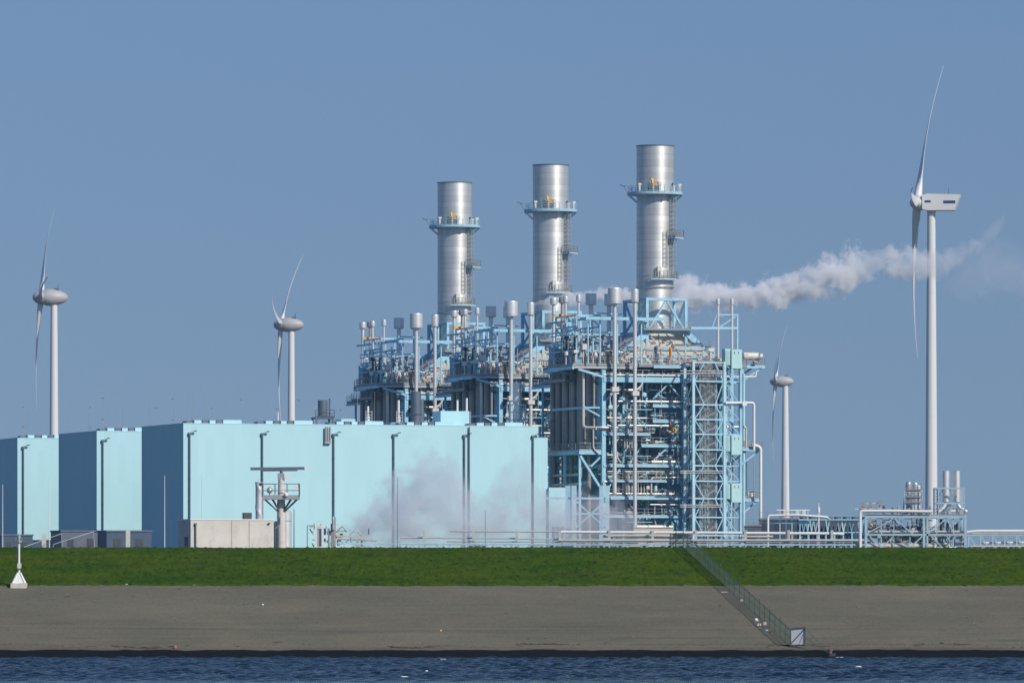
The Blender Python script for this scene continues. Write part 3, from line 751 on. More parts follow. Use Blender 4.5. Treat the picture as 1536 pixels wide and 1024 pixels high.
# walkway round the stack foot
P(MB().box(ct0 - .9, ct1 + .9, c_s0 - 1.3, c_s0 - .3, ZT + 5.62, ZT + 5.74), 'walkway', 'grating')
P(MB().rail([(ct0 - .9, c_s0 - 1.3, ZT + 5.74), (ct1 + .9, c_s0 - 1.3, ZT + 5.74)], 1.1, 1.0, .045), 'railing', 'railing')
P(MB().box(ct0 + .3, ct1 - .8, c_s0 - .8, c_s0 - .45, ZT + 2.7, ZT + 3.1), 'cage_beam', 'steel')
for i in range(8):
    x = ct0 + .4 + rnd.uniform(0, 5.2); z = ZT + 3.3 + rnd.uniform(0, 1.9)
    P(MB().bar((x, c_s0 - .5, z), (x + rnd.uniform(-1.2, 1.2), c_s0 - .5, z + rnd.uniform(-1, 1)), .16), 'linkage', rnd.choice(('dark', 'galv', 'darkblue')))
# long top beams that carry the vents
y_ = lv(484)
P(MB().box(fp(878, 484, -1).x, fp(1000, 484, -1).x, -1.3, -.9, y_ + .25, y_ + .72), 'vent_beam', 'steel')
for x in (882, 900, 926, 962): P(MB().bar(fp(x, 545, -1), fp(x, 486, -1), .18), 'vent_post', 'steel')
P(MB().bar((fp(960, 0, -1).x, -1.1, y_ + .4), (ct0, c_s0, y_ + .4), .28), 'vent_beam', 'steel')
P(MB().bar((fp(882, 0, -1).x, -1.1, y_ + .4), (fp(882, 0, -1).x, 18, y_ + .4), .28), 'vent_beam', 'steel')
P(MB().box(fp(890, 0, 18).x, fp(915, 0, 18).x, 18, 18.4, lv(511), lv(507.5)), 'vent_beam', 'steel')
# drum house and gear on the left of the deck
tdr = sp(880, 0, 0)
P(MB().tube((-2.6, 4.0, ZT + 1.5), (3.0, 4.0, ZT + 1.5), .75, n=18), 'steam_drum', 'cream')
for q in (-1.6, 2.0): P(MB().box(q - .2, q + .2, 3.4, 4.6, ZT, ZT + .8), 'drum_saddle', 'steel')
P(MB().tube((-2.2, 9.0, ZT + 1.3), (3.0, 9.0, ZT + 1.3), .7, n=18), 'steam_drum', 'brown_pipe')
P(MB().tube((-2.2, 15.0, ZT + 1.3), (3.0, 15.0, ZT + 1.3), .7, n=18), 'steam_drum', 'brown_pipe')
for (x, y, w, h, m) in ((863, 527, 7, 5, 'cabinet'), (849, 530, 4, 6, 'cabinet'), (875, 520, 9, 9, 'pipe'), (890, 531, 6, 5, 'cabinet'), (903, 531, 5, 5, 'cabinet'), (940, 536, 8, 5, 'pipe'), (908, 520, 6, 3, 'brown_pipe')):
    c = fp(x, y, .6)
    P(MB().cbox(c, w * .1, .8, h * .1).cbox((c.x, c.y, (c.z - h * .05 + ZT) / 2), .12, .12, c.z - h * .05 - ZT), 'cabinet', m)
# frame of small bars that carries the left vents, with a yellow crane beam
zf0, zf1 = lv(491), lv(474)
for s in (1, 5.5, 10.5, 16.5):
    for t in (-4.0 if s < 12 else -2.6, -.2): P(MB().bar((t, s, ZT), (t, s, zf1 if s < 12 else zf0), .2), 'deck_post', 'steel')
for t in (-4.0, -.2):
    P(MB().bar((t, 1, zf0), (t, 10.5 if t < -1 else 16.5, zf0), .25), 'deck_frame', 'steel')
    P(MB().bar((t, 1, zf1), (t, 10.5, zf1), .22), 'deck_frame', 'steel')
    P(MB().bar((t, 1, zf0), (t, 5.5, zf1), .16), 'deck_frame', 'steel')
    P(MB().bar((t, 5.5, lv(515)), (t, 10.5, zf0), .16), 'deck_frame', 'steel')
    P(MB().bar((t, 1, lv(515)), (t, 10.5 if t < -1 else 16.5, lv(515)), .2), 'deck_frame', 'steel')
for s in (1, 5.5, 10.5): P(MB().bar((-4, s, zf1), (-.2, s, zf1), .2), 'deck_frame', 'steel')
cb0, cb1 = fp(831, 471, 9.5), fp(867, 471, 9.5)
P(MB().bar((cb0.x, 9.5, zf1 + .3), (cb1.x, 9.5, zf1 + .3), .3, .4), 'crane_beam', 'yellow')
P(MB().bar((cb1.x, 9.5, zf1 + .35), (cb1.x + 3.4, 9.5, zf1 + .35), .25), 'deck_frame', 'steel')
P(MB().bar((cb0.x + 1, 9.3, zf1 + .05), (cb1.x - 1.2, 9.3, zf1 + .05), .25), 'crane_beam', 'orange')
P(MB().cbox((cb0.x + 2.2, 9.3, zf1 - .4), .5, .6, .5).bar((cb0.x + 2.2, 9.3, zf1 - .2), (cb0.x + 2.2, 9.3, zf1 + .2), .1), 'crane_trolley', 'dark')
P(MB().bar((-1.2, .6, zf1 + .35), (3.2, .6, zf1 + .2), .2), 'deck_frame', 'steel')
for (t0, t1, s0, s1, hh, m) in ((-2.9, -1.0, 12.5, 17, 3.4, 'casing'), (-4.2, -2.4, 7.0, 10.6, 2.6, 'slate'), (.2, 2, 18, 23, 4.2, 'casing'), (-4.3, -2.8, 2.0, 5.5, 1.8, 'casing'), (.8, 2.6, 12, 16, 2.9, 'slate')):
    mb = MB().box(t0, t1, s0, s1, ZT, ZT + hh); mb.box(t0 - .1, t1 + .1, s0 - .1, s1 + .1, ZT + hh, ZT + hh + .12)
    for q in range(3): mb.box(t0 - .05, t0, s0 + .3 + q * 1.2, s0 + .9 + q * 1.2, ZT + .5, ZT + hh - .5)
    P(mb, 'valve_house', m)
for (sa, sb, ya) in ((.6, 11, 527), (.6, 11, 503), (4, 11, 498)):
    P(MB().bar((-4.5, sa, lv(ya)), (-4.5, sb, lv(ya)), .2), 'deck_frame', 'steel')
    P(MB().bar((-4.5, sa, lv(ya)), (3.5, sa, lv(ya)), .18), 'deck_frame', 'steel')
for i in range(26):
    t = rnd.uniform(TL + .3, 5.5); s = rnd.uniform(.2, 22); t = max(t, .3 if s > 17 else (-2.8 if s > 10.8 else t))
    P(MB().bar((t, s, ZT), (t, s, ZT + rnd.uniform(2, 6.5)), rnd.choice((.1, .14, .18))), 'deck_post', rnd.choice(('steel', 'steel', 'galv', 'brown_pipe', 'darkblue')))
for i in range(20):
    t = rnd.uniform(TL + .3, 4); s = rnd.uniform(.2, 20); t = max(t, .3 if s > 17 else (-2.8 if s > 10.8 else t)); z = ZT + rnd.uniform(1, 5.5)
    P(MB().tube((t, s, z), (t + rnd.uniform(1, 3), s, z), rnd.uniform(.06, .16), n=8), 'deck_pipe', rnd.choice(('pipe', 'galv', 'brown_pipe', 'dark')))
for i in range(88):
    t = rnd.uniform(TL + .4, 6.5); s = rnd.uniform(.2, 23); t = max(t, .3 if s > 17 else (-2.8 if s > 10.8 else t))
    r = rnd.uniform(.1, .3); hgt = rnd.uniform(.8, 4.2) if t < 3 else rnd.uniform(.5, 1.8)
    mb = MB().tube((t, s, ZT), (t, s, ZT + hgt), r * .6, n=8)
    if rnd.random() < .5:
        mb.pipe([(t, s, ZT + hgt - .05), (t, s, ZT + hgt + .3), (t + rnd.uniform(-1.6, 1.6), s + rnd.uniform(-1, 1), ZT + hgt + .3)], r * .6, 8)
    else:
        mb.tube((t, s, ZT + hgt), (t, s, ZT + hgt + .5), r * 1.4, n=8)
    P(mb, 'deck_valve', rnd.choice(('pipe', 'brown_pipe', 'dark', 'pipe', 'pale_steel', 'slate')))
# deck gear along the front right
for (x, y, w, h, m) in ((1031, 541, 6, 7, 'red'), (1006, 531, 3, 20, 'orange'), (990, 541, 7, 4, 'cabinet'), (1060, 538, 7, 5, 'grating'), (1048, 540, 5, 5, 'cabinet'), (970, 540, 6, 5, 'pale_steel')):
    c = fp(x, y, .8)
    P(MB().cbox(c, w * .1, .6, h * .1).cbox((c.x, c.y - .33, c.z), w * .07, .06, h * .07), 'cabinet', m)
for (y, t) in ((568, 1.5), (612, 4.0), (655, 2.0)):
    z = lv(y)
    P(MB().box(t, t + 2.0, 23.4, 37.4, z - .2, z), 'link_bridge', 'grating')
    P(MB().rail([(t, 23.4, z), (t, 37.4, z)], 1.1, 1.6, .04, 3), 'railing', 'railing')
    P(MB().bar((t, 23.4, z - .4), (t, 37.4, z - .4), .3, .4), 'link_beam', 'steel')
    for q in (27, 33): P(MB().bar((t + .2, q, 0), (t + .2, q, z - .4), .3), 'link_column', 'steel')
for i in range(9):
    t = rnd.uniform(.5, 9); z = lv(rnd.uniform(560, 690)); 
    P(MB().tube((t, 23.3, z), (t, 37.6, z), rnd.choice((.12, .2, .3)), n=10), 'link_pipe', rnd.choice(('pipe', 'brown_pipe', 'galv')))
for i in range(8):
    t = rnd.uniform(.5, 12); s = rnd.uniform(25, 36)
    P(MB().tube((t, s, 3), (t, s, lv(rnd.uniform(545, 640))), rnd.choice((.15, .25, .4)), n=10), 'link_riser', rnd.choice(('pipe', 'brown_pipe', 'galv', 'steel')))
for i in range(34):
    t = rnd.uniform(5.5, 22.5); s = rnd.uniform(.1, 2.6); hh = rnd.uniform(.6, 3.0)
    mb = MB().bar((t, s, ZT), (t, s, ZT + hh), rnd.choice((.08, .12, .2)))
    if i % 2: mb.cbox((t, s, ZT + hh), rnd.uniform(.3, .9), .4, rnd.uniform(.3, .7))
    else: mb.bar((t, s, ZT + hh), (t + rnd.uniform(-1.8, 1.8), s, ZT + hh), .1)
    P(mb, 'deck_fitting', rnd.choice(('galv', 'pipe', 'brown_pipe', 'steel', 'steel', 'cabinet', 'slate')))
for (zq, sq) in ((2.9, 4.6), (1.5, 3.4)):
    P(MB().bar((5.5, sq, ZT + zq), (20.0, sq, ZT + zq), .22), 'hood_walkway_beam', 'steel')
    P(MB().rail([(5.5, sq, ZT + zq), (20.0, sq, ZT + zq)], 1.0, 1.3, .035, 2), 'railing', 'railing')
    for t in (5.6, 10.4, 15.2, 19.9): P(MB().bar((t, sq, ZT), (t, sq, ZT + zq), .18), 'hood_post', 'steel')
# copies
blocks = [bk]
bkl = ['', 'open steel boiler block between the other two, behind the front vents', 'open steel boiler block at the far end of the row, behind the hall roof']
ix = build_index()
for k in (1, 2):
    c = copy_tree(bk, None, ix); c.location = P0 + PITCH * k + Vector((0, 0, GZ)); c['label'] = bkl[k]; blocks.append(c)

# ---------------------------------------------------------------- chimneys
def make_chimney():
    o = thing('chimney', 'tallest steel chimney, above the stair tower block', 'chimney', (0, 0, 0), AL, 'steel chimneys of the boiler blocks')
    R = 2.9; zt = 69.95 + CAMZ - GZ; zb = ZH - .4
    MB().lathe([(R - .25, zb), (R - .25, ZC + 1.5), (R + .1, ZC + 1.8), (R + .1, ZC + 2.0), (R, ZC + 2.05), (R, ZC + 3.6), (R + .06, ZC + 3.62), (R + .06, ZC + 3.8), (R, ZC + 3.82), (R, zt)], n=64).build('shell', M['stack'], o)
    MB().lathe([(R, zt), (R + .07, zt), (R + .07, zt + .16), (R - .3, zt + .16), (R - .3, zt - 4), (0, zt - 4)], n=64).build('rim', M['slate'], o)
    zp = (HZ - 292) * .10368 + CAMZ - GZ
    pl = MB().lathe([(R + .02, zp - .1), (4.35, zp - .1), (4.35, zp + .12), (R + .02, zp + .12)], n=48).build('platform', M['rack'], o)
    ra = MB(); n = 28
    ring = [Vector((4.3 * math.cos(2 * PI * i / n), 4.3 * math.sin(2 * PI * i / n), zp + .12)) for i in range(n + 1)]
    ra.rail(ring, 1.1, 2, .03, 3); ra.build('railing', M['steel'], pl)
    for i in range(16):
        a = 2 * PI * i / 16
        d = Vector((math.cos(a), math.sin(a), 0))
        MB().bar(d * (R + .02) + Vector((0, 0, zp - 1.25)), d * 4.2 + Vector((0, 0, zp - .15)), .11).build('bracket', M['steel'], pl)
    # lamps on the platform rail
    for a in (-2.6, -1.75, -.6, .4):
        d = Vector((math.cos(a), math.sin(a), 0)) * 3.9
        MB().cbox(d + Vector((0, 0, zp + .75)), .35, .35, 1.2).cbox(d + Vector((0, 0, zp + 1.45)), .5, .5, .3).build('warning_lamp', M['cabinet'], pl)
    # orange davit crane
    aa = -PI / 2 - AL - .1
    d = Vector((math.cos(aa), math.sin(aa), 0)) * 3.5
    e = Vector((-math.sin(aa), math.cos(aa), 0))
    da = MB()
    da.cbox(d + Vector((0, 0, zp + .85)), .2, .2, 1.5)
    da.bar(d + Vector((0, 0, zp + 1.5)), d + Vector((0, 0, zp + 2.3)) - e * .25, .36)
    da.bar(d + Vector((0, 0, zp + 1.9)) - e * .45, d + Vector((0, 0, zp + 1.65)) + e * .95, .3)
    da.cbox(d + e * 1.0 + Vector((0, 0, zp + 1.5)), .4, .3, .4)
    da.build('davit', M['yellow'], o)
    for q in (-.6, .9): MB().cbox(d + e * q + Vector((0, 0, zp + .75)), .4, .4, .7).build('winch', M['dark'], o)
    # outrigger floodlights
    for (aq, ln) in ((PI - AL, 1.3), (-.35 - AL - .6, .4)):
        dd = Vector((math.cos(aq), math.sin(aq), 0))
        m = MB().bar(dd * 4.2 + Vector((0, 0, zp + .1)), dd * (4.35 + ln * .4) + Vector((0, 0, zp + 1.3)), .06)
        m.bar(dd * (4.2 + ln * .3) + Vector((0, 0, zp + 1.25)), dd * (4.2 + ln) + Vector((0, 0, zp + 1.55)), .22, .12)
        m.build('floodlight', M['slate'], o)
    # caged ladder with rest platforms on the right hand side
    al = -.62 - AL
    d = Vector((math.cos(al), math.sin(al), 0)); e = Vector((-math.sin(al), math.cos(al), 0))
    la = MB()
    z0 = ZC + 3
    for q in (-.35, .35): la.bar(d * (R + .25) + e * q + Vector((0, 0, z0)), d * (R + .25) + e * q + Vector((0, 0, zp)), .08)
    for q in (-.4, 0, .4): la.bar(d * (R + .95 - abs(q) * .3) + e * q + Vector((0, 0, z0 + 2)), d * (R + .95 - abs(q) * .3) + e * q + Vector((0, 0, zp)), .05)
    z = z0
    while z < zp:
        la.bar(d * (R + .25) - e * .35 + Vector((0, 0, z)), d * (R + .25) + e * .35 + Vector((0, 0, z)), .05)
        if z > z0 + 2:
            la.bar(d * (R + .25) - e * .4 + Vector((0, 0, z)), d * (R + .85) - e * .4 + Vector((0, 0, z)), .06)
            la.bar(d * (R + .85) - e * .4 + Vector((0, 0, z)), d * (R + .85) + e * .4 + Vector((0, 0, z)), .06)
            la.bar(d * (R + .85) + e * .4 + Vector((0, 0, z)), d * (R + .25) + e * .4 + Vector((0, 0, z)), .06)
        z += .7
    la.build('ladder', M['railing'], o)
    zr = (HZ - 358) * .10368 + CAMZ - GZ
    rp = MB(); c = d * (R + .9)
    A = [d * (R + .05) - e * .9, d * (R + 1.5) - e * .9, d * (R + 1.5) + e * 1.4, d * (R + .05) + e * 1.4]
    rp.add([p + Vector((0, 0, zr + k)) for k in (-.1, .1) for p in A], [(3, 2, 1, 0), (4, 5, 6, 7), (0, 1, 5, 4), (1, 2, 6, 5), (2, 3, 7, 6), (3, 0, 4, 7)])
    r1 = rp.build('rest_platform', M['pale_steel'], o)
    MB().rail([p + Vector((0, 0, zr + .1)) for p in A], 1.1, .7, .05, 3).build('railing', M['railing'], r1)
    # second ladder, lower and further left
    al2 = -1.05 - AL
    d2 = Vector((math.cos(al2), math.sin(al2), 0)); e2 = Vector((-math.sin(al2), math.cos(al2), 0))
    la = MB()
    for q in (-.3, .3): la.bar(d2 * (R + .22) + e2 * q + Vector((0, 0, z0 + 2)), d2 * (R + .22) + e2 * q + Vector((0, 0, zr + 1)), .08)
    z = z0 + 2
    while z < zr + 1:
        la.bar(d2 * (R + .22) - e2 * .3 + Vector((0, 0, z)), d2 * (R + .22) + e2 * .3 + Vector((0, 0, z)), .05); z += .7
    la.build('ladder', M['railing'], o)
    zr2 = (HZ - 420) * .10368 + CAMZ - GZ
    ac = MB(); pts = []
    for i in range(9):
        a = -1.75 - AL + i * .17
        pts.append(Vector((math.cos(a), math.sin(a), 0)))
    vs = [p * rr + Vector((0, 0, zr2 + zz)) for zz in (-.1, .1) for rr in (R + .02, R + 1.0) for p in pts]
    k = len(pts); fs = []
    for i in range(k - 1):
        fs += [(i, k + i, k + i + 1, i + 1), (2 * k + i, 2 * k + i + 1, 3 * k + i + 1, 3 * k + i), (k + i, 3 * k + i, 3 * k + i + 1, k + i + 1)]
    ac.add(vs, fs)
    r2 = ac.build('rest_platform', M['pale_steel'], o)
    MB().rail([p * (R + 1) + Vector((0, 0, zr2 + .1)) for p in pts], 1.1, .8, .05, 3).build('railing', M['railing'], r2)
    d3 = pts[2]
    MB().cbox(d3 * (R + .4) + Vector((0, 0, zr2 + 1.1)), .6, .4, 1.8).build('sample_box', M['cabinet'], r2)
    return o
ch = make_chimney()
SB = P0 + VV * 12.7 + UU * 11.5
chimneys = [ch]
ix = build_index()
for k, lab in ((1, 'middle steel chimney, rising behind the start of the white plume'), (2, 'shortest looking steel chimney, farthest along the row of boiler blocks')):
    c = copy_tree(ch, None, ix); c['label'] = lab; chimneys.append(c)
for k, c in enumerate(chimneys): c.location = SB + PITCH * k + Vector((-.13 * k, 0, GZ))

# ---------------------------------------------------------------- vent pipes standing on the blocks
def make_vent(capd, caph, stemd, ztop, zbot, m, collar=None):
    o = thing('vent_pipe', 'x', 'vent', (0, 0, 0), AL, 'vent pipes on the boiler blocks')
    MB().lathe([(0, zbot), (stemd / 2, zbot), (stemd / 2, ztop - caph), (0, ztop - caph)], n=20).build('stem', M[m], o)
    c = MB().lathe([(stemd / 2 + .01, ztop - caph - .12), (capd / 2 * .9, ztop - caph - .06), (capd / 2, ztop - caph), (capd / 2, ztop - .12), (capd / 2 * .96, ztop), (0, ztop)], n=26)
    c.lathe([(capd / 2 + .03, ztop - caph + .25), (capd / 2 + .03, ztop - caph + .33)], n=26)
    c.build('silencer', M[m], o)
    if collar:
        for zc in collar: MB().cbox((0, -.1, zc), stemd * 1.8, stemd * 1.3, .7).build('clamp', M['cabinet'], o)
    return o
zv = lambda y, Y=.1025: (HZ - y) * Y + CAMZ - GZ
# (survey x, s plane or t plane, cap d, cap h, stem d, top row, bottom row, material, words)
vents = [
    ('f', 922, -1.6, 2.15, 2.35, .62, 432, 740, 'vent', 'tall steel vent with a broad drum cap before {}', [zv(585)]),
    ('f', 952.5, -2.0, 1.12, 1.9, .6, 434, 797, 'vent', 'tall steel vent with a narrow cap before {}', [zv(591)]),
    ('f', 886.5, 23.5, 1.75, 1.75, .72, 440, 540, 'vent', 'dark drum capped vent at the back of {}', None),
    ('f', 913.5, 20.5, 1.5, 1.75, .72, 441, 540, 'vent', 'dark vent half hidden behind the front drum cap of {}', None),
    ('s', 830.5, -2.6, 1.15, .95, .55, 447, 545, 'vent', 'small capped vent at the shaded rear corner of {}', None),
    ('s', 843, -2.2, 1.0, .8, .4, 446, 545, 'brown_pipe', 'brownish rear vent of the close pair on {}', None),
    ('s', 848.5, -3.2, .85, .85, .4, 444.5, 545, 'vent', 'bright front vent of the close pair on {}', None),
    ('s', 868, -2.6, .8, .95, .38, 442.5, 545, 'vent', 'small slim vent above the yellow crane beam of {}', None),
    ('f', 862, 2.5, .2, .3, .16, 470, 545, 'galv', 'thin vent tube by the yellow crane beam of {}', None),
]
bl = ['the stair tower block', 'the middle boiler block', 'the farthest boiler block']
proto = []
for v in vents:
    q = fp(v[1], v[6], v[2]) if v[0] == 'f' else sp(v[1], v[6], v[2])
    Yd = (P0.y + q.x * VV.y + q.y * UU.y) / F
    zt = (HZ - v[6]) * Yd + CAMZ - GZ; zb = (HZ - v[7]) * Yd + CAMZ - GZ
    if v[7] == 545 or v[7] == 540: zb = ZT
    o = make_vent(v[3], v[4], v[5], zt, zb, v[8], v[10])
    o['label'] = v[9].format(bl[0])
    o.location = P0 + VV * q.x + UU * q.y + Vector((0, 0, GZ))
    proto.append((o, v))
ix = build_index()
vent_objs = [[o for o, v in proto]]
for k in (1, 2):
    for o, v in proto:
        c = copy_tree(o, None, ix); c.location = o.location + PITCH * k; c['label'] = v[9].format(bl[k])
# two thin vents on the right with their little frame
for i, x in enumerate((1077, 1098)):
    q = fp(x, 448, 3)
    o = make_vent(.62, .9, .42, q.z, ZT, 'vent')
    o.location = P0 + VV * q.x + UU * q.y + Vector((0, 0, GZ))
    o['label'] = ('thin vent at the open corner of the small blue roof frame', 'thin vent beside the braced post of the small blue roof frame')[i]
fr = thing('steel_gantry', 'small blue frame holding two thin vents above the stair tower', 'gantry', P0 + Vector((0, 0, GZ)), AL)
for (a, b, w) in (((1106, 545, 3), (1106, 471, 3), .25), ((1075, 472, 3), (1106, 472, 3), .18), ((1036, 492, 3), (1106, 492, 3), .35), ((1080, 490, 3), (1104, 474, 3), .18), ((1075, 472, 3), (1068, 492, 3), .14), ((1106, 492, 3.2), (1104, 526, 4.5), .16)):
    MB().bar(fp(*a), fp(*b), w).build('frame_bar', M['steel'], fr)

# ---------------------------------------------------------------- stair and lift tower on the front block
st = thing('stair_tower', 'pale blue lattice stair tower with mint lift cabins on the nearest boiler block', 'stair tower', P0 + Vector((0, 0, GZ)), AL)
S0, S1 = -4.8, -1.0
tx = [fp(x, 700, S0).x for x in (1040, 1086.5, 1111)]
rows = [545, 573, 608, 630, 652, 675, 699, 722, 748, 776, 803]
kz = lambda y: (HZ - y) * .1026 + CAMZ - GZ
top = kz(543)
for t in tx:
    for s in (S0, S1): MB().box(t - .2, t + .2, s - .2, s + .2, 0, top).build('post', M['pale_steel'] if t != tx[2] else M['steel'], st)
for j, y in enumerate(rows):
    z = kz(y)
    MB().box(tx[0] + .2, tx[1] - .2, S0 - .1, S0 + .1, z - .1, z + .1).build('beam', M['pale_steel'], st)
    MB().box(tx[0] - .1, tx[0] + .1, S0 + .2, S1 - .2, z - .1, z + .1).build('beam', M['steel'], st)
    MB().box(tx[1] + .2, tx[2] - .2, S0 - .08, S0 + .08, z - .08, z + .08).build('beam', M['steel'], st)
    # landing and its rail
    dk = MB().box(tx[0] + .3, tx[1] - .3, S1 - 1.1, S1 - .2, z - .05, z + .05).build('landing', M['grating'], st)
    MB().rail([(tx[0] + .3, S1 - 1.1, z + .05), (tx[1] - .3, S1 - 1.1, z + .05)], 1.1, 1.2, .04, 3).build('railing', M['railing'], dk)
for j in range(len(rows) - 1):
    za, zb = kz(rows[j]), kz(rows[j + 1])
    tmid = (tx[0] + tx[1]) / 2
    # braces run out from the posts to the stair core
    MB().bar((tx[0] + .15, S0, (za if j % 2 else zb)), (tmid - .75, S0, (zb if j % 2 else za)), .14).build('brace', M['steel'], st)
    MB().bar((tx[1] - .15, S0, (za if j % 2 else zb)), (tmid + 1.0, S0, (zb if j % 2 else za)), .14).build('brace', M['pale_steel'], st)
    MB().bar((tx[1] + .1, S0 + .05, za), (tx[2] - .1, S0 + .05, zb), .12).build('brace', M['steel'], st)
    MB().bar((tx[0], S0 + .2, za), (tx[0], S1 - .2, zb), .16).build('brace', M['steel'], st)
    # two flights per storey
    zm = (za + zb) / 2
    for (ta, z0_, tb, z1_, s) in ((tmid - 1.2, zb, tmid + 1.2, zm, S0 + .9), (tmid + 1.2, zm, tmid - 1.2, za, S0 + 1.9)):
        f = MB()
        for q in (-.45, .45): f.bar((ta, s + q, z0_), (tb, s + q, z1_), .07, .24)
        for q in (-.45, .45): f.bar((ta, s + q, z0_ + 1), (tb, s + q, z1_ + 1), .06)
        n = 7
        for i in range(n):
            k = (i + .5) / n
            f.cbox((ta + (tb - ta) * k, s, z0_ + (z1_ - z0_) * k), .28, .85, .05)
            if i % 2 == 0: f.bar((ta + (tb - ta) * k, s - .45, z0_ + (z1_ - z0_) * k), (ta + (tb - ta) * k, s - .45, z0_ + (z1_ - z0_) * k + 1), .05)
        f.build('stair_flight', M['railing'], st)
for i in range(15):
    q = -1.4 + i * .2
    MB().bar((tmid + q, S0 + .38, 1), (tmid + q, S0 + .38, top), .045).build('mesh_bar', M['railing'], st)
    MB().bar((tmid + q, S0 + 2.4, 1), (tmid + q, S0 + 2.4, top), .045).build('mesh_bar', M['railing'], st)
for q in (-1.35, 1.35): MB().bar((tmid + q, S0 + .35, 0), (tmid + q, S0 + .35, top), .12).build('core_post', M['railing'], st)
for (ya, yb) in ((525, 552), (653, 681), (725, 752)):
    z0_, z1_ = kz(yb), kz(ya)
    cbn = MB().box(tx[2] - 1.65, tx[2] + .05, S0 - .45, S0 + 1.3, z0_ - .15, z1_).build('lift_cabin', M['mint'], st)
    m = MB().box(tx[1] + .05, tx[2] - 1.68, S0 - .15, S0 + 1.2, z0_ + .35, z1_ + (.1 if ya == 525 else -.1))
    for i in range(4): m.box(tx[1] + .1 + i * .2, tx[1] + .18 + i * .2, S0 - .22, S0 - .15, z0_ + .4, z1_ - .2)
    m.build('cabin_screen', M['mint'], cbn)
    for q in (.5, 1.15): MB().box(tx[2] - q - .08, tx[2] - q + .04, S0 - .48, S0 - .452, z1_ - .7, z1_ - .35).build('cabin_slot', M['slate'], cbn)
for q in (.5, 1.2): MB().bar((tx[1] + q, S0 + .6, 0), (tx[1] + q, S0 + .6, kz(552)), .12).build('lift_rail', M['pale_steel'], st)
zc = kz(552)
z = 6
while z < zc:
    MB().bar((tx[1] + .5, S0 + .6, z), (tx[1] + 1.2, S0 + .6, z + .55), .06).build('lift_lacing', M['pale_steel'], st); z += 1.1
# short cable runs across the tower
for y in (556, 560, 706, 709, 757, 760): MB().tube(fp(1020, y, S0 - .3), fp(1084, y, S0 - .3), .07, n=8).build('cable_tube', M['galv'], st)

# side platforms to the right of the tower
sg = thing('side_gallery', 'blue bracket platforms and white pipes at the outer end of the nearest boiler block', 'platform', P0 + Vector((0, 0, GZ)), AL)
for (y, x0, x1, s0, s1) in ((548, 1113, 1147, 1, 6), (672, 1113, 1143, -2, 4), (748, 1113, 1139, -1, 4)):
    a, b = fp(x0, y, s0), fp(x1, y, s0)
    d = MB().box(a.x, b.x, s0, s1, a.z - .12, a.z).build('platform_deck', M['grating'], sg)
    MB().box(a.x, b.x, s0 - .15, s0 - .01, a.z - .4, a.z).build('edge_beam', M['steel'], d)
    MB().rail([(a.x, s0, a.z), (b.x, s0, a.z), (b.x, s1, a.z)], 1.15, .8, .05, 3).build('railing', M['railing'], d)
    MB().bar((b.x - .4, s0 + .2, a.z - .3), (a.x - .2, s0 + .2, a.z - 2.6), .25).build('bracket', M['steel'], d)
    MB().bar((b.x - .4, s1 - .2, a.z - .3), (a.x - .2, s1 - .2, a.z - 2.6), .25).build('bracket', M['steel'], d)
c = fp(1127, 534, 2.5)
MB().tube((c.x - 1.2, 3.0, c.z), (c.x + 1.3, 3.0, c.z), .6, n=16).build('duct', M['cabinet'], sg)
for (x, y, w, h, m) in ((1141, 533, 5, 5, 'white'), (1122, 665, 5, 7, 'grating'), (1128, 742, 6, 6, 'white'), (1121, 740, 4, 5, 'cabinet'), (1118, 532, 7, 4, 'cabinet'), (1133, 543, 6, 3, 'brown_pipe')):
    c = fp(x, y, .5); MB().cbox(c, w * .1, .6, h * .1).cbox((c.x, c.y - .32, c.z), w * .07, .05, h * .07).build('cabinet', M[m], sg)
for pts, r, s, m in (([(1088, 604), (1131, 604), (1131, 675)], .2, -5.2, 'white'), ([(1141, 800), (1141, 672), (1136, 668), (1128, 668)], .24, -2.6, 'white'), ([(1090, 565), (1134, 565), (1134, 557)], .13, -1, 'white'), ([(1090, 640), (1119, 640), (1119, 672)], .17, -3, 'pipe'), ([(1131, 690), (1131, 735)], .07, 0, 'galv'), ([(1120, 690), (1120, 740)], .09, 0, 'pipe'), ([(1088, 694), (1100, 694), (1100, 800)], .15, -3, 'pipe')):
    MB().pipe([fp(x, y, s) for x, y in pts], r).build('pipe', M[m], sg)
MB().cbox(fp(1116, 605, -5.2), .7, .6, .7).build('pipe_anchor', M['white'], sg)
MB().tube(fp(1115.5, 800, -1.5), fp(1115.5, 560, -1.5), .22, n=12).build('pipe', M['pale_steel'], sg)

# ---------------------------------------------------------------- trestle in front of the block foot
tr = thing('steel_trestle', 'pale blue cross braced trestle half veiled by steam before the nearest boiler block', 'trestle', (0, 0, 0))
YT = 985
def tb(x0, y0, x1, y1, w, name, Y=YT, m='pale_steel', o=tr): return MB().bar(W(x0, y0, Y), W(x1, y1, Y), w).build(name, M[m], o)
for x, w in ((861, .75), (911, .6)):
    p = W(x, 728, YT); MB().box(p.x - w / 2, p.x + w / 2, YT - .3, YT + .3, GZ, p.z).build('post', M['pale_steel'], tr)
    p = W(x - 9, 728, YT + 5); MB().box(p.x - w / 2, p.x + w / 2, YT + 4.7, YT + 5.3, GZ, p.z).build('post', M['steel'], tr)
for a in ((861, 747, 911, 747, .28), (861, 770, 911, 770, .24)): tb(*a, 'beam')
for a in ((863, 750, 909, 792, .2), (909, 750, 863, 792, .2), (863, 792, 863.5, 812, .2)): tb(*a, 'brace')
tb(820, 747, 861, 747, .28, 'beam', YT + .4)

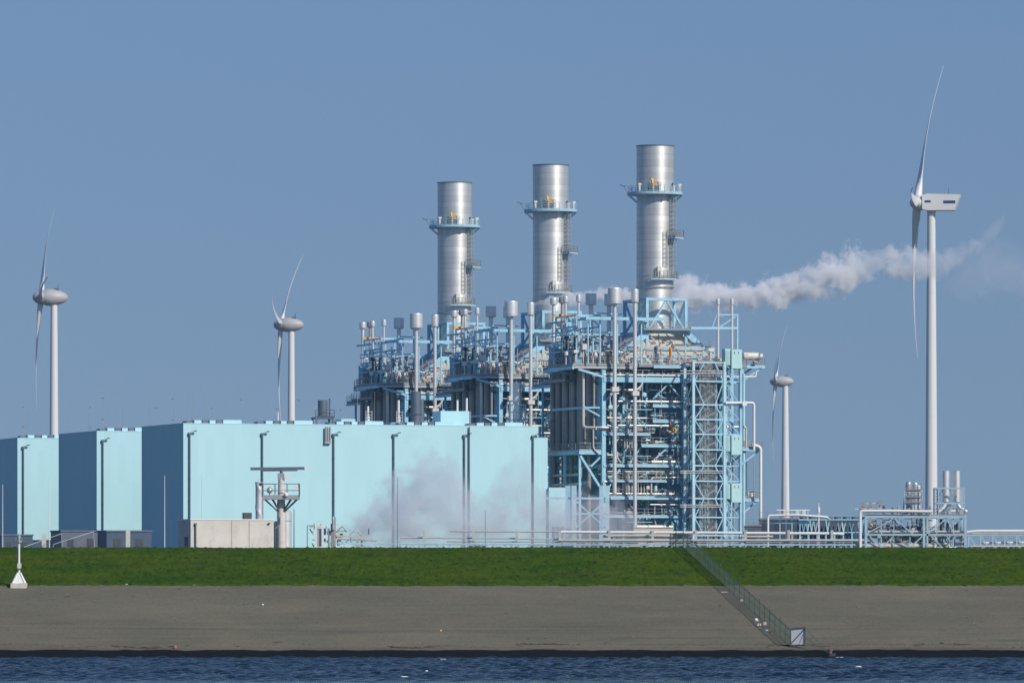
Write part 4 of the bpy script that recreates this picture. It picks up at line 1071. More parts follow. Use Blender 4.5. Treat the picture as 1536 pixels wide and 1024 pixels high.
# ---------------------------------------------------------------- pipe bridge behind the dike
YB = 905
pb = thing('pipe_bridge', 'long pale pipe bridge on blue trestles running behind the grass dike', 'pipe bridge', (0, 0, 0))
def wp(pts, r, name, m, Y=YB, o=pb, dY=0):
    return MB().pipe([W(x, y, Y) + Vector((0, dY, 0)) for x, y in pts], r, 12).build(name, M[m], o)
wp([(838, 797.5), (1050, 798.5), (1258, 800), (1266, 801)], .19, 'pipe', 'white')
wp([(905, 803.5), (965, 803), (1010, 803.5)], .2, 'pipe', 'pipe', dY=1.0)
wp([(1112, 804.5), (1160, 804.5)], .18, 'pipe', 'pipe', dY=1.0)
wp([(675, 796), (842, 797)], .11, 'pipe', 'pipe', dY=.8)
wp([(600, 806), (760, 807), (860, 809)], .1, 'pipe', 'pipe', dY=.4)
wp([(838, 810), (1060, 810), (1296, 810)], .17, 'pipe', 'pipe', dY=-.4)
wp([(670, 812), (1296, 813.5)], .07, 'pipe', 'galv', dY=.2)
MB().bar(W(560, 816, YB), W(1298, 816.5, YB), .3, .2).build('rack_beam', M['rack'], pb)
MB().bar(W(560, 816, YB + 4), W(1298, 816.5, YB + 4), .3, .2).build('rack_beam', M['steel'], pb)
x = 600
k = 0
while x < 1295:
    for dY in (0, 4):
        p = W(x, 816, YB + dY); MB().box(p.x - .14, p.x + .14, p.y - .14, p.y + .14, GZ, p.z).build('rack_post', M['rack'], pb)
    a, b, c = W(x, 827, YB), W(x - 12, 816, YB), W(x + 12, 816, YB)
    MB().bar(a, b, .15).build('rack_brace', M['rack'], pb); MB().bar(a, c, .15).build('rack_brace', M['rack'], pb)
    MB().bar(W(x, 815, YB), W(x, 815, YB + 4), .2).build('rack_beam', M['steel'], pb)
    if k % 2: MB().cbox(W(x + 8, 803, YB) + Vector((0, -.1, 0)), .35, .6, 1.5).build('pipe_support', M['pipe'], pb)
    x += 37 if k % 3 else 28; k += 1
for i in range(26):
    x = rnd.uniform(690, 1290); y = rnd.choice((817, 819, 821))
    wp([(x, y), (x + rnd.uniform(10, 45), y)], rnd.choice((.08, .12)), 'pipe', rnd.choice(('pipe', 'galv', 'pale_steel', 'brown_pipe')), dY=rnd.uniform(.6, 3.5))
for i in range(70):
    x = rnd.uniform(850, 1290); dY = rnd.uniform(.5, 3.6); y = rnd.uniform(808, 826)
    m = MB().bar(W(x, y, YB) + Vector((0, dY, 0)), W(x + rnd.choice((0, 0, 5, -5, 9)), y - rnd.uniform(3, 9), YB) + Vector((0, dY, 0)), rnd.choice((.08, .12, .2)))
    m.build('pipe_hanger', M[rnd.choice(('pale_steel', 'steel', 'galv', 'pipe', 'brown_pipe', 'darkblue'))], pb)
o = thing('expansion_box', 'flat beige box duct lying behind the pipe bridge at the block\'s foot', 'duct', W(980, 795, 960))
MB().box(-2.8, 2.8, -1, 1, -1, .35).box(-2.9, 2.9, -1.1, 1.1, .35, .5).build('shell', M['cream'], o)
MB().box(-2.2, 2.2, -.8, .8, GZ - o.location.z, -1).build('plinth', M['concrete'], o)

# clutter of low sheds seen between the block and the right hand process rack
def shed(label, x0, x1, y0, Y, m, d=4):
    o = thing('plant_shed', label, 'shed', (W(x0, 0, Y).x, Y, GZ), 0)
    w = (x1 - x0) * Y / F; zt = (HZ - y0) * Y / F + CAMZ - GZ
    MB().box(0, w, 0, d, 0, zt).build('wall', M[m], o)
    MB().box(-.1, w + .1, -.1, d + .1, zt, zt + .18).build('roof', M['slate'], o)
    MB().rail([(0, 0, zt + .18), (w, 0, zt + .18)], 1, 1.1, .04, 2).build('railing', M['railing'], o)
    for i in range(max(1, int(w / 2))): MB().box(.4 + i * 1.9, 1.5 + i * 1.9, -.05, .1, zt - 1.8, zt - .5).build('vent_panel', M['dark'], o)
shed('low dark shed behind the white loop pipe', 1140, 1196, 780, 1010, 'darkblue')
shed('low slate shed with rail at the foot of the side gallery', 1118, 1142, 790, 1000, 'slate')
# bank of air coolers with V frames
ac = thing('air_cooler', 'dark air cooler bank with pale V frames left of the process rack', 'cooler', (0, 0, 0))
YA = 1000
a, b = W(1198, 778, YA), W(1290, 803, YA)
MB().box(a.x, b.x, YA + 1.2, YA + 6, GZ, a.z).build('cooler_body', M['darkblue'], ac)
for i in range(15):
    x = 1203 + i * 6
    q_ = rnd.uniform(0, 4); m = MB(); m.bar(W(x, 780 + q_, YA), W(x + 2.4, 797, YA), .12 + .1 * rnd.random()); m.bar(W(x + 5, 781 + q_, YA), W(x + 2.4, 797, YA), .1 + .08 * rnd.random()); m.bar(W(x + 2.4, 797, YA), W(x + 2.6, 800, YA), .2); m.build('v_frame', M[rnd.choice(('rack', 'slate', 'casing', 'galv', 'mint'))], ac)
for y in (779, 798): MB().bar(W(1198, y, YA), W(1292, y, YA), .18).build('cooler_beam', M['steel'], ac)
for i in range(8): MB().bar(W(1200 + i * 13, 798, YA), W(1200 + i * 13, 845, YA), .22).build('cooler_leg', M['steel'], ac)
for i in range(7): MB().lathe([(0, 0), (.55, 0), (.55, .35), (0, .35)], c=(W(1206 + i * 13, 776, YA).x, YA + 3), n=14).build('fan_ring', M['slate'], ac).location.z = a.z
# white loop pipe
lp = thing('loop_pipe', 'white expansion loop pipe before the small wind turbine\'s tower', 'pipe', (0, 0, 0))
MB().pipe([W(1152, 830, 985), W(1152, 773, 985), W(1195, 772, 985), W(1240, 775, 985), W(1243, 778, 986)], .17, 12).build('main_pipe', M['white'], lp)
MB().pipe([W(1165, 765, 986), W(1215, 765, 986)], .1, 8).build('upper_pipe', M['white'], lp)
for x in (1170, 1188, 1200, 1212): MB().bar(W(x, 764, 986), W(x, 850, 986), .12).build('support', M['pale_steel'], lp)
for x in (1178, 1196, 1206): MB().cbox(W(x, 769, 985.6), .5, .5, .7).build('valve', M['cabinet'], lp)
MB().bar(W(1150, 784, 986), W(1215, 784, 986), .14).build('support_beam', M['steel'], lp)
o = thing('lamp_mast', 'short white post with a small lamp right of the loop pipe', 'lamp', (W(1228, 0, 985).x, 985, GZ))
zt = W(1228, 752, 985).z - GZ
MB().lathe([(.12, 0), (.12, zt - 1.6), (.22, zt - 1.6), (.2, zt - .9), (.08, zt - .8), (.06, zt)], n=10).build('shaft', M['white'], o)
MB().cbox((0, 0, zt + .1), .35, .35, .3).build('lamp', M['galv'], o)

# ---------------------------------------------------------------- process rack on the right
YR = 905
pr = thing('process_rack', 'two storey blue truss process rack full of pipes behind the dike', 'process rack', (0, 0, 0))
def R_(x0, y0, x1, y1, w, name, m='rack', dY=0):
    MB().bar(W(x0, y0, YR) + Vector((0, dY, 0)), W(x1, y1, YR) + Vector((0, dY, 0)), w).build(name, M[m], pr)
for dY, m in ((0, 'rack'), (7, 'steel')):
    for x, w in ((1299, .3), (1386, .32), (1391, .26), (1448, .3)): R_(x, 772, x, 850, w, 'post', m, dY)
    for (x0, x1) in ((1297, 1388), (1388, 1450)):
        R_(x0, 774.5, x1, 775, .34, 'beam', m, dY); R_(x0, 801.5, x1, 801.5, .26, 'beam', m, dY)
    for (xa, xb) in ((1300, 1341), (1341, 1385), (1392, 1420), (1420, 1447)):
        up = xa in (1300, 1392)
        for (yt, yb_) in ((777, 800), (803, 823)):
            if up: R_(xa if yt == 777 else xa, yb_ if yt == 777 else yt, xb, yt if yt == 777 else yb_, .15, 'brace', m, dY) if yt == 777 else R_(xa + 4, yt, xa + 24, yb_, .15, 'brace', m, dY)
            else: R_(xa, yt, xb - 16, yb_, .15, 'brace', m, dY)
    for (xa, ya, xb, yb_) in ((1341, 803, 1322, 822), (1341, 803, 1365, 822), (1384, 803, 1365, 822), (1435, 803, 1418, 822)): R_(xa, ya, xb, yb_, .15, 'brace', m, dY)
for x in (1322, 1341, 1365, 1405, 1430): R_(x, 776, x, 822, .12, 'hanger', 'rack', .1)
for x in (1299, 1386, 1448):
    for y in (775, 801): MB().bar(W(x, y, YR), W(x, y, YR) + Vector((0, 7, 0)), .25).build('cross_beam', M['rack'], pr)
MB().box(W(1299, 0, YR).x, W(1448, 0, YR).x, YR + 2.2, YR + 7, W(0, 802.5, YR).z, W(0, 801.8, YR).z).build('deck', M['grating'], pr)
for pts, r, m, dY in (([(1290, 850), (1290, 797), (1290, 766), (1342, 766), (1398, 767)], .2, 'white', -.5), ([(1302, 797), (1388, 797), (1450, 797)], .17, 'pipe', .6), ([(1300, 818.5), (1402, 818.5)], .42, 'pipe', .75), ([(1300, 805), (1450, 806)], .14, 'pipe', 3), ([(1300, 791), (1385, 791)], .18, 'brown_pipe', 2.4), ([(1392, 815), (1450, 815)], .2, 'pipe', 2), ([(1400, 773), (1420, 773), (1426, 766), (1440, 766)], .2, 'white', 1.2), ([(1409, 767), (1418, 760), (1420, 750)], .22, 'white', 2.0), ([(1452, 767), (1440, 760), (1437, 750)], .22, 'white', 2.2), ([(1395, 821), (1450, 821)], .14, 'white', .8)):
    MB().pipe([W(x, y, YR) + Vector((0, dY, 0)) for x, y in pts], r, 12).build('pipe', M[m], pr)
for i in range(90):
    x = rnd.uniform(1302, 1446); y0 = rnd.choice((799, 822)); dY = rnd.uniform(.8, 5.5)
    hh = rnd.uniform(6, 19)
    a = W(x, y0, YR) + Vector((0, dY, 0)); b = W(x, y0 - hh, YR) + Vector((0, dY, 0))
    m = MB().tube(a, b, rnd.uniform(.06, .2), n=8); m.cbox(b, rnd.uniform(.25, .6), .4, rnd.uniform(.2, .6))
    m.build('valve', M[rnd.choice(('pipe', 'brown_pipe', 'cabinet', 'brown_pipe', 'darkblue', 'galv', 'rack'))], pr)
for i in range(60):
    x = rnd.uniform(1300, 1438); y = rnd.uniform(778, 821); dY = rnd.uniform(.3, 6.0); l_ = rnd.uniform(4, 26)
    if x + l_ > 1448: l_ = 1448 - x
    if rnd.random() < .6: m = MB().tube(W(x, y, YR) + Vector((0, dY, 0)), W(x + l_, y, YR) + Vector((0, dY, 0)), rnd.choice((.05, .08, .12)), n=8)
    else: m = MB().tube(W(x, y, YR) + Vector((0, dY, 0)), W(x, y - min(l_, 14), YR) + Vector((0, dY, 0)), rnd.choice((.05, .08, .12)), n=8)
    m.build('small_pipe', M[rnd.choice(('pipe', 'galv', 'brown_pipe', 'rack', 'steel', 'slate', 'darkblue'))], pr)
for i in range(26):
    x = rnd.uniform(1302, 1450); a = W(x, 773, YR) + Vector((0, rnd.uniform(.5, 6), 0))
    m = MB().bar(a, a + Vector((0, 0, rnd.uniform(.5, 1.6))), rnd.choice((.1, .16, .3)))
    m.build('top_fitting', M[rnd.choice(('pipe', 'galv', 'brown_pipe', 'white', 'slate'))], pr)
for (x, y) in ((1295, 757), (1306, 757), (1320, 754)):
    m = MB().tube(W(x, 766, YR), W(x, y, YR), .12, n=8); m.cbox(W(x, y, YR), .5, .4, .55); m.tube(W(x - 3, 763, YR), W(x + 3, 763, YR), .25, n=10)
    m.build('valve_actuator', M['brown_pipe'], pr)
R_(1283, 763, 1300, 763, .1, 'handrail', 'white', .2); R_(1300, 755, 1322, 754, .1, 'handrail', 'white', .4)
MB().rail([W(1299, 773, YR) + Vector((0, .3, 0)), W(1448, 773, YR) + Vector((0, .3, 0))], .9, 1.2, .035, 2).build('railing', M['railing'], pr)
MB().rail([W(1299, 800, YR) + Vector((0, 2.3, 0)), W(1448, 800, YR) + Vector((0, 2.3, 0))], .9, 1.2, .03, 2).build('railing', M['railing'], pr)
# vessels beside the big turbine tower
vs_ = thing('vessel_column', 'cluster frame of slim upright vessels standing on the process rack', 'vessels', (0, 0, 0))
for (x, yt, yb_, r, m, dY) in ((1364, 721, 764, .42, 'galv', 1.5), (1374.5, 722, 763, .36, 'pipe', 2), (1378.5, 727, 764, .22, 'white', .6), (1383, 733, 764, .2, 'pipe', 2.5)):
    a = W(x, yb_, YR) + Vector((0, dY, 0)); b = W(x, yt, YR) + Vector((0, dY, 0))
    h_ = b.z - a.z
    MB().lathe([(0, a.z - 1), (r, a.z - .8), (r, a.z + h_ - r), (r * .8, a.z + h_ - r * .4), (r * .4, b.z - .05), (0, b.z)], c=(a.x, a.y), n=16).build('vessel', M[m], vs_)
for x in (1357, 1370, 1382):
    for dY in (0, 4): MB().bar(W(x, 773, YR) + Vector((0, dY, 0)), W(x + (3 if x == 1357 else 0), 735, YR) + Vector((0, dY, 0)), .16).build('post', M['rack'], vs_)
for y in (736, 747, 755):
    MB().bar(W(1358, y, YR), W(1382, y, YR), .18).build('beam', M['rack'], vs_)
    MB().rail([W(1358, y, YR) + Vector((0, -.3, .1)), W(1382, y, YR) + Vector((0, -.3, .1))], .8, .7, .04, 2).build('railing', M['railing'], vs_)
MB().bar(W(1359, 755, YR), W(1381, 737, YR), .12).build('brace', M['rack'], vs_)
# twin white exhausts in a frame
te = thing('twin_exhaust', 'pair of short white exhausts held in one blue frame on the process rack', 'exhaust', (0, 0, 0))
for x in (1420.5, 1436.5):
    a, b = W(x, 752, YR), W(x, 705.5, YR)
    MB().lathe([(0, a.z), (.46, a.z), (.46, b.z), (.4, b.z), (.4, b.z - .6), (0, b.z - .6)], c=(a.x, YR + 2), n=24).build('exhaust_shell', M['vent'], te)
for i in range(9):
    MB().bar(W(1403, 772 - i * 4.5, YR + .4), W(1407.5, 769.5 - i * 4.5, YR + .4), .12).build('lacing', M['slate'], te)
for x, w in ((1403, .16), (1408, .16), (1443, .17), (1447, .1)):
    for dY in (.4, 3.2): MB().bar(W(x, 773, YR) + Vector((0, dY, 0)), W(x, 731, YR) + Vector((0, dY, 0)), w).build('post', M['rack'], te)
for y in (732, 754.5):
    for dY in (.4, 3.6): MB().bar(W(1403, y, YR) + Vector((0, dY, 0)), W(1448, y, YR) + Vector((0, dY, 0)), .2).build('beam', M['rack'], te)
for a in ((1408, 742, 1418, 732), (1424, 733, 1441, 752), (1410, 772, 1424, 756), (1424, 756, 1440, 772), (1440, 756, 1412, 772)): MB().bar(W(a[0], a[1], YR + 3.4), W(a[2], a[3], YR + 3.4), .14).build('brace', M['rack'], te)
# pipe bridge running off to the right
pq = thing('pipe_bridge', 'pale pipes on a low trestle leaving the photo beyond the process rack', 'pipe bridge', (0, 0, 0))
for pts, r, m, dY in (([(1450, 798), (1466, 796), (1560, 796)], .19, 'white', 0), ([(1450, 799.5), (1560, 799)], .14, 'pipe', .8), ([(1470, 814), (1560, 813)], .16, 'white', .4), ([(1455, 819), (1560, 819)], .13, 'pipe', -.2), ([(1455, 822), (1560, 822)], .2, 'white', .9)):
    MB().pipe([W(x, y, YR) + Vector((0, dY, 0)) for x, y in pts], r, 12).build('pipe', M[m], pq)
MB().bar(W(1450, 802, YR), W(1560, 802, YR), .22).build('rack_beam', M['rack'], pq)
for i, x in enumerate(range(1453, 1560, 18)):
    MB().bar(W(x, 802, YR), W(x, 850, YR), .2).build('rack_post', M['rack'], pq)
    MB().bar(W(x + 1, 803, YR), W(x + 13, 823, YR), .14).build('rack_brace', M['rack'], pq)
    MB().bar(W(x, 802, YR), W(x, 802, YR) + Vector((0, 2, 0)), .18).build('rack_beam', M['rack'], pq)

# ---------------------------------------------------------------- concrete hut, radar tower, spiral flue
YC = 760
hx = (286 - CX) * YC / F
hut = thing('concrete_hut', 'plain weathered concrete hut with flat roof beside the radar tower', 'building', (hx, YC, GZ), AL)
hw = (408 - 286) * YC / F / VV.x * 1.01; hz_ = W(0, 779.5, YC).z - GZ
MB().box(0, hw, 0, 5.2, 0, hz_).build('wall', M['concrete'], hut)
MB().box(-.06, hw + .06, -.06, 5.26, hz_, hz_ + .13).build('roof', M['white'], hut)
for q in (.49, .70): MB().box(hw * q, hw * q + .06, -.03, .1, 0, hz_ - .01).build('panel_joint', M['brown_pipe'], hut)
MB().tube((.55, -.15, 0), (.55, -.15, hz_ - .5), .09, n=8).cbox((.55, -.15, hz_ - .45), .25, .25, .2).build('rain_pipe', M['slate'], hut)
MB().box(-.04, .1, 1.2, 2.4, hz_ - 3.0, hz_ - 1.9).build('door', M['dark'], hut)
MB().cbox((hw * .72, 1.5, hz_ + .5), .95, .8, .75).build('roof_unit', M['dark'], hut)
MB().tube((hw * .66, 1.3, hz_ + .1), (hw * .66, 1.3, hz_ + .85), .06, n=8).build('roof_pole', M['galv'], hut)
MB().cbox((hw - .6, -.12, hz_ - .35), .22, .25, .14).build('wall_lamp', M['dark'], hut)

YX = 772
rx = W(422, 0, YX).x
rt = thing('radar_tower', 'white steel radar tower with a long rotating scanner bar on top', 'radar tower', (rx, YX, GZ))
zz = lambda y: W(0, y, YX).z - GZ
MB().lathe([(.5, 0), (.48, zz(760)), (.42, zz(752)), (.42, zz(745)), (.36, zz(725)), (.36, zz(716)), (0, zz(716))], n=22).build('column', M['concrete'], rt)
MB().lathe([(.62, zz(746)), (.62, zz(744))], n=22).build('flange', M['galv'], rt)
px = .0772
pw0, pw1 = (394 - 422) * px, (449 - 422) * px
pd = MB().box(pw0, pw1, -1.5, 1.5, zz(749), zz(745)).build('platform', M['galv'], rt)
MB().rail([(pw0, -1.45, zz(745)), (pw1, -1.45, zz(745)), (pw1, 1.45, zz(745)), (pw0, 1.45, zz(745)), (pw0, -1.45, zz(745))], zz(725.5) - zz(745), 1.25, .045, 2).build('railing', M['galv'], pd)
for (xa) in (pw0 + .3, -1.0, 1.1, pw1 - .3):
    for sy in (-1, 1):
        MB().bar((xa, sy * 1.1, zz(749)), (xa * .12, sy * .25, zz(769)), .13).build('brace', M['slate'], rt)
MB().tube((0, 0, zz(718)), (0, 0, zz(704)), .18, n=12).build('drive_shaft', M['slate'], rt)
MB().cbox((-.05, 0, zz(714.5)), .75, .7, .75).build('gearbox', M['galv'], rt)
MB().cbox((.65, -.2, zz(714)), .5, .5, .55).build('motor', M['white'], rt)
sb = MB().bar(((376 - 422) * px, -.4, zz(703)), ((456 - 422) * px, .4, zz(702)), .35, .34)
sb.bar(((395 - 422) * px, -.2, zz(705.5)), ((446 - 422) * px, .2, zz(705)), .2, .18)
sbo = sb.build('scanner_bar', M['slate'], rt)
MB().bar(((456.3 - 422) * px, .4, zz(702)), ((462 - 422) * px, .46, zz(701.8)), .38, .38).build('scanner_tip', M['white'], sbo)
MB().cbox((pw1 - .3, -1.2, zz(728)), .5, .5, .55).build('lamp_box', M['white'], rt)
MB().lathe([(.0, -.35), (.2, -.33), (.33, -.15), (.35, 0), (.3, .18), (.1, .34), (0, .35)], c=(0, 0), n=16, sharp=False).build('camera_dome', M['galv'], rt).location = ((405 - 422) * px, -1.2, zz(735))
MB().tube(((405 - 422) * px, -1.2, zz(745)), ((405 - 422) * px, -1.2, zz(730)), .06, n=8).build('dome_post', M['slate'], rt)
MB().lathe([(0, -.25), (.2, -.2), (.26, 0), (.2, .2), (0, .25)], n=14, sharp=False).build('floodlight', M['white'], rt).location = ((430 - 422) * px, -1.6, zz(742))
MB().pipe([((414 - 422) * px, -.6, zz(792)), ((414 - 422) * px + .5, -.5, zz(786)), (-.1, -.5, zz(775))], .05).build('cable', M['galv'], rt)
MB().bar((-.45, -.5, 0), (-.45, -.5, zz(750)), .06).build('ladder', M['slate'], rt)

sf = thing('spiral_flue', 'ribbed silver spiral flue beside the radar tower\'s platform', 'flue', (W(388.5, 0, 800).x, 800, GZ))
zt = W(0, 722.5, 800).z - GZ
m = MB(); n, turns, hgt = 24, 3.4, zt
rws = 90
vsl = []
for j in range(rws + 1):
    z = hgt * j / rws
    for i in range(n):
        a = 2 * PI * i / n
        ph = (a / (2 * PI) + z / 2.9) % 1.0
        r = .42 + .05 * math.exp(-((ph - .5) / .09) ** 2)
        vsl.append((r * math.cos(a), r * math.sin(a), z))
m.add(vsl, [(j * n + i, j * n + (i + 1) % n, (j + 1) * n + (i + 1) % n, (j + 1) * n + i) for j in range(rws) for i in range(n)], True)
m.add([(.42 * math.cos(2 * PI * i / n), .42 * math.sin(2 * PI * i / n), hgt) for i in range(n)], [tuple(range(n))])
m.build('flue_shell', M['vent'], sf)
MB().cbox((.25, -.45, hgt - .25), .3, .1, .3).build('flue_hatch', M['dark'], sf)
tk = thing('upright_tank', 'dull grey upright tank close behind the radar tower\'s column', 'tank', (W(428, 0, 790).x, 790, GZ))
zt = W(0, 768, 790).z - GZ
MB().lathe([(0, 0), (.75, 0), (.75, zt), (.5, zt + .2), (0, zt + .25)], n=24).build('shell', M['vent'], tk)
for q in (.3, .6, .9): MB().lathe([(.77, zt * q), (.77, zt * q + .12)], n=24).build('band', M['galv'], tk)
MB().lathe([(0, 0), (.3, 0), (.3, zt - 1.2), (0, zt - 1)], c=(-1.15, .3), n=16).build('side_vessel', M['slate'], tk)

# white skid of small vessels left of the steam
sk = thing('process_skid', 'small cluttered white process skid at the edge of the ground steam', 'process skid', (0, 0, 0))
YK = 900
for (x0, y0, x1, y1, w, m) in ((461, 788, 461, 850, .16, 'galv'), (461, 788, 472, 788, .14, 'galv'), (474, 850, 474, 788, .3, 'white'), (484, 850, 484, 790, .3, 'white'), (474, 789, 484, 789, .25, 'white'), (470, 790, 480, 782, .12, 'white'), (480, 782, 492, 790, .12, 'white'), (493, 850, 493, 792, .25, 'brown_pipe'), (498, 850, 498, 785, .35, 'brown_pipe'), (502, 850, 502, 775, .28, 'galv'), (497, 788, 506, 788, .2, 'white'), (505, 796, 520, 796, .14, 'galv'), (508, 795, 513, 789, .14, 'galv'), (513, 789, 520, 798, .14, 'galv'), (504, 803, 560, 808, .22, 'cream'), (506, 808, 565, 811, .12, 'brown_pipe'), (506, 815, 570, 815, .2, 'pale_steel'), (516, 815, 516, 850, .18, 'pale_steel'), (530, 815, 530, 850, .18, 'pale_steel'), (546, 815, 546, 850, .18, 'pale_steel')):
    MB().bar(W(x0, y0, YK), W(x1, y1, YK), w).build('skid_bar', M[m], sk)
for i in range(16):
    x = rnd.uniform(486, 512); y = rnd.uniform(792, 818)
    MB().cbox(W(x, y, YK + rnd.uniform(.2, 2)), rnd.uniform(.2, .6), .4, rnd.uniform(.2, .8)).build('valve', M[rnd.choice(('white', 'brown_pipe', 'galv', 'cream', 'dark'))], sk)
for i in range(46):
    x = rnd.uniform(462, 556); y = rnd.uniform(800 if x > 515 else 786, 822); dY = rnd.uniform(0, 2.5)
    a = W(x, y, YK) + Vector((0, dY, 0)); q = rnd.choice(((0, 9), (0, 6), (9, 0), (14, 0), (5, 5), (-4, 6)))
    MB().bar(a, W(x + q[0], y - q[1] if y - q[1] > 784 else y - 2, YK) + Vector((0, dY, 0)), rnd.choice((.07, .1, .16))).build('skid_bar', M[rnd.choice(('white', 'galv', 'brown_pipe', 'rack', 'cream', 'slate'))], sk)
MB().cbox(W(478.5, 806, YK + .5), .7, .6, 2.4).build('cabinet', M['galv'], sk)
MB().lathe([(0, W(0, 795, YK).z), (.22, W(0, 794, YK).z), (.16, W(0, 778, YK).z), (.08, W(0, 776, YK).z), (0, W(0, 773, YK).z)], c=(W(500, 0, YK).x, YK - .4), n=12).build('vessel', M['galv'], sk)

# ---------------------------------------------------------------- wind turbines
def blade_mesh(R, thick=1.0, dark=False):
    """blade along +z from the hub centre, chord mostly along y, bending to +x near the tip"""
    st_ = [(.02, .055, 1.0), (.06, .055, .98), (.10, .062, .8), (.16, .082, .5), (.22, .084, .36), (.32, .070, .30), (.45, .054, .26), (.6, .040, .23), (.75, .028, .2), (.88, .019, .18), (.96, .0135, .2), (1.0, .0075, .2)]
    n = 14; vs = []; 
    for (u, c, tk_) in st_:
        z = u * R; ch = c * R; ch *= .88; th = ch * tk_ * thick
        tw = math.radians(24 * (1 - u) ** 1.6 + 2)
        bx = .085 * R * max(0, u - .05) ** 2.2 - .03 * R * u
        for i in range(n):
            a = 2 * PI * i / n
            yy = math.cos(a) * ch / 2 - ch * .12 * min(1, max(0, (u - .08) * 8)); xx = math.sin(a) * th / 2 * (1 if tk_ > .7 else (.7 + .3 * math.cos(a)))
            vs.append((bx + xx * math.cos(tw) - yy * math.sin(tw), xx * math.sin(tw) + yy * math.cos(tw), z))
    k = len(st_)
    mb = MB()
    mb.add(vs, [(j * n + i, j * n + (i + 1) % n, (j + 1) * n + (i + 1) % n, (j + 1) * n + i) for j in range(k - 1) for i in range(n)], True)
    mb.add(vs[-n:], [tuple(range(n))])
    return mb
def xlathe(prof, n=28):
    m = MB().lathe([(r, x) for x, r in prof], n=n, sharp=False)
    m.v = [(z, y, x) for (x, y, z) in m.v]
    return m
def turbine(label, hubx, huby, towx, Rpx, Rm, angA, yaw, kind, tw0, tw1):
    """hub axis points to local -x; blade angle 0 is up, +90 towards the viewer"""
    Y = Rm / Rpx * F
    hub = W(hubx, huby, Y)
    bx_ = W(towx, 0, Y).x
    o = thing('wind_turbine', label, 'wind turbine', (bx_, Y, GZ), yaw, 'wind turbines behind the plant')
    hz = hub.z - GZ; ov = abs(bx_ - hub.x)
    r0, r1 = tw0 * Y / F / 2, tw1 * Y / F / 2
    top_ = hz - (.042 * Rm if kind == 'egg' else .045 * Rm)
    prof = [(r0 * 1.02, -1), (r0, 20)] + [(r0 + (r1 - r0) * (q / 8) ** 1.15, 20 + (top_ - 20) * q / 8) for q in range(1, 9)]
    tw = MB().lathe(prof, n=36, sharp=False); tw.lathe([(r1 * 1.12, top_ - .6), (r1 * 1.12, top_ + .4)], n=36)
    for q in (3, 6): tw.lathe([(prof[q + 1][0] + .04, prof[q + 1][1] - .15), (prof[q + 1][0] + .04, prof[q + 1][1] + .15)], n=36)
    tw.build('tower', M['turbine'], o)
    if kind == 'egg':
        L_ = .235 * Rm
        pr_ = [(-.028 * Rm, .062 * Rm), (-.01 * Rm, .069 * Rm), (.03 * Rm, .071 * Rm), (.07 * Rm, .066 * Rm), (.11 * Rm, .055 * Rm), (.145 * Rm, .039 * Rm), (.165 * Rm, .02 * Rm), (.172 * Rm, 0)]
        nc = xlathe([(x - ov + .04 * Rm, r) for x, r in pr_]).build('nacelle', M['nacelle'], o); nc.location.z = hz
        m = MB().cbox((.075 * Rm - ov + .04 * Rm, 0, hz + .068 * Rm), .04 * Rm, .04 * Rm, .016 * Rm)
        m.bar((.085 * Rm - ov + .04 * Rm, 0, hz + .07 * Rm), (.09 * Rm - ov + .04 * Rm, 0, hz + .11 * Rm), .25); m.build('wind_vane', M['slate'], nc).location.z = -hz
        hb = xlathe([(-ov - .085 * Rm, 0), (-ov - .08 * Rm, .02 * Rm), (-ov - .06 * Rm, .042 * Rm), (-ov - .03 * Rm, .054 * Rm), (-ov + .0, .062 * Rm), (-ov + .011 * Rm, .063 * Rm)]).build('hub', M['nacelle'], o); hb.location.z = hz
    else:
        L0, L1 = -ov + .02 * Rm, -ov + .243 * Rm
        zb, zt_ = hz - .043 * Rm, hz + .046 * Rm
        m = MB(); w2 = .05 * Rm
        # side outline of the box nacelle, rear overhang slanting outwards to the top
        out = [(L0, zb + .004 * Rm), (L0 + .03 * Rm, zb - .004 * Rm), (L1 - .035 * Rm, zb - .004 * Rm), (L1, zt_ - .002 * Rm), (L1 - .06 * Rm, zt_), (L0 + .03 * Rm, zt_ + .004 * Rm), (L0, zt_ - .004 * Rm)]
        k = len(out)
        vs = [(x, -w2, z) for x, z in out] + [(x, w2, z) for x, z in out]
        m.add(vs, [tuple(range(k)), tuple(range(2 * k - 1, k - 1, -1))] + [(i, i + k, (i + 1) % k + k, (i + 1) % k) for i in range(k)])
        nc = m.build('nacelle', M['turbine'], o)
        MB().box(L0 + .014 * Rm, L0 + .05 * Rm, -w2 - .05, -w2 - .01, hz - .002 * Rm, hz + .011 * Rm).build('blue_marking', M['navy'], nc)
        MB().box(L1 - .10 * Rm, L1 - .03 * Rm, -w2 - .05, -w2 - .01, hz - .008 * Rm, hz + .009 * Rm).build('blue_marking', M['navy'], nc)
        MB().bar((L0 + .15 * Rm, 0, zt_), (L0 + .15 * Rm, 0, zt_ + .035 * Rm), .2).build('wind_vane', M['slate'], nc)
        hb = xlathe([(-ov - .058 * Rm, 0), (-ov - .052 * Rm, .018 * Rm), (-ov - .035 * Rm, .034 * Rm), (-ov - .01 * Rm, .044 * Rm), (-ov + .015 * Rm, .046 * Rm), (-ov + .02 * Rm, .04 * Rm)]).build('hub', M['turbine'], o); hb.location.z = hz
    bm = blade_mesh(Rm)
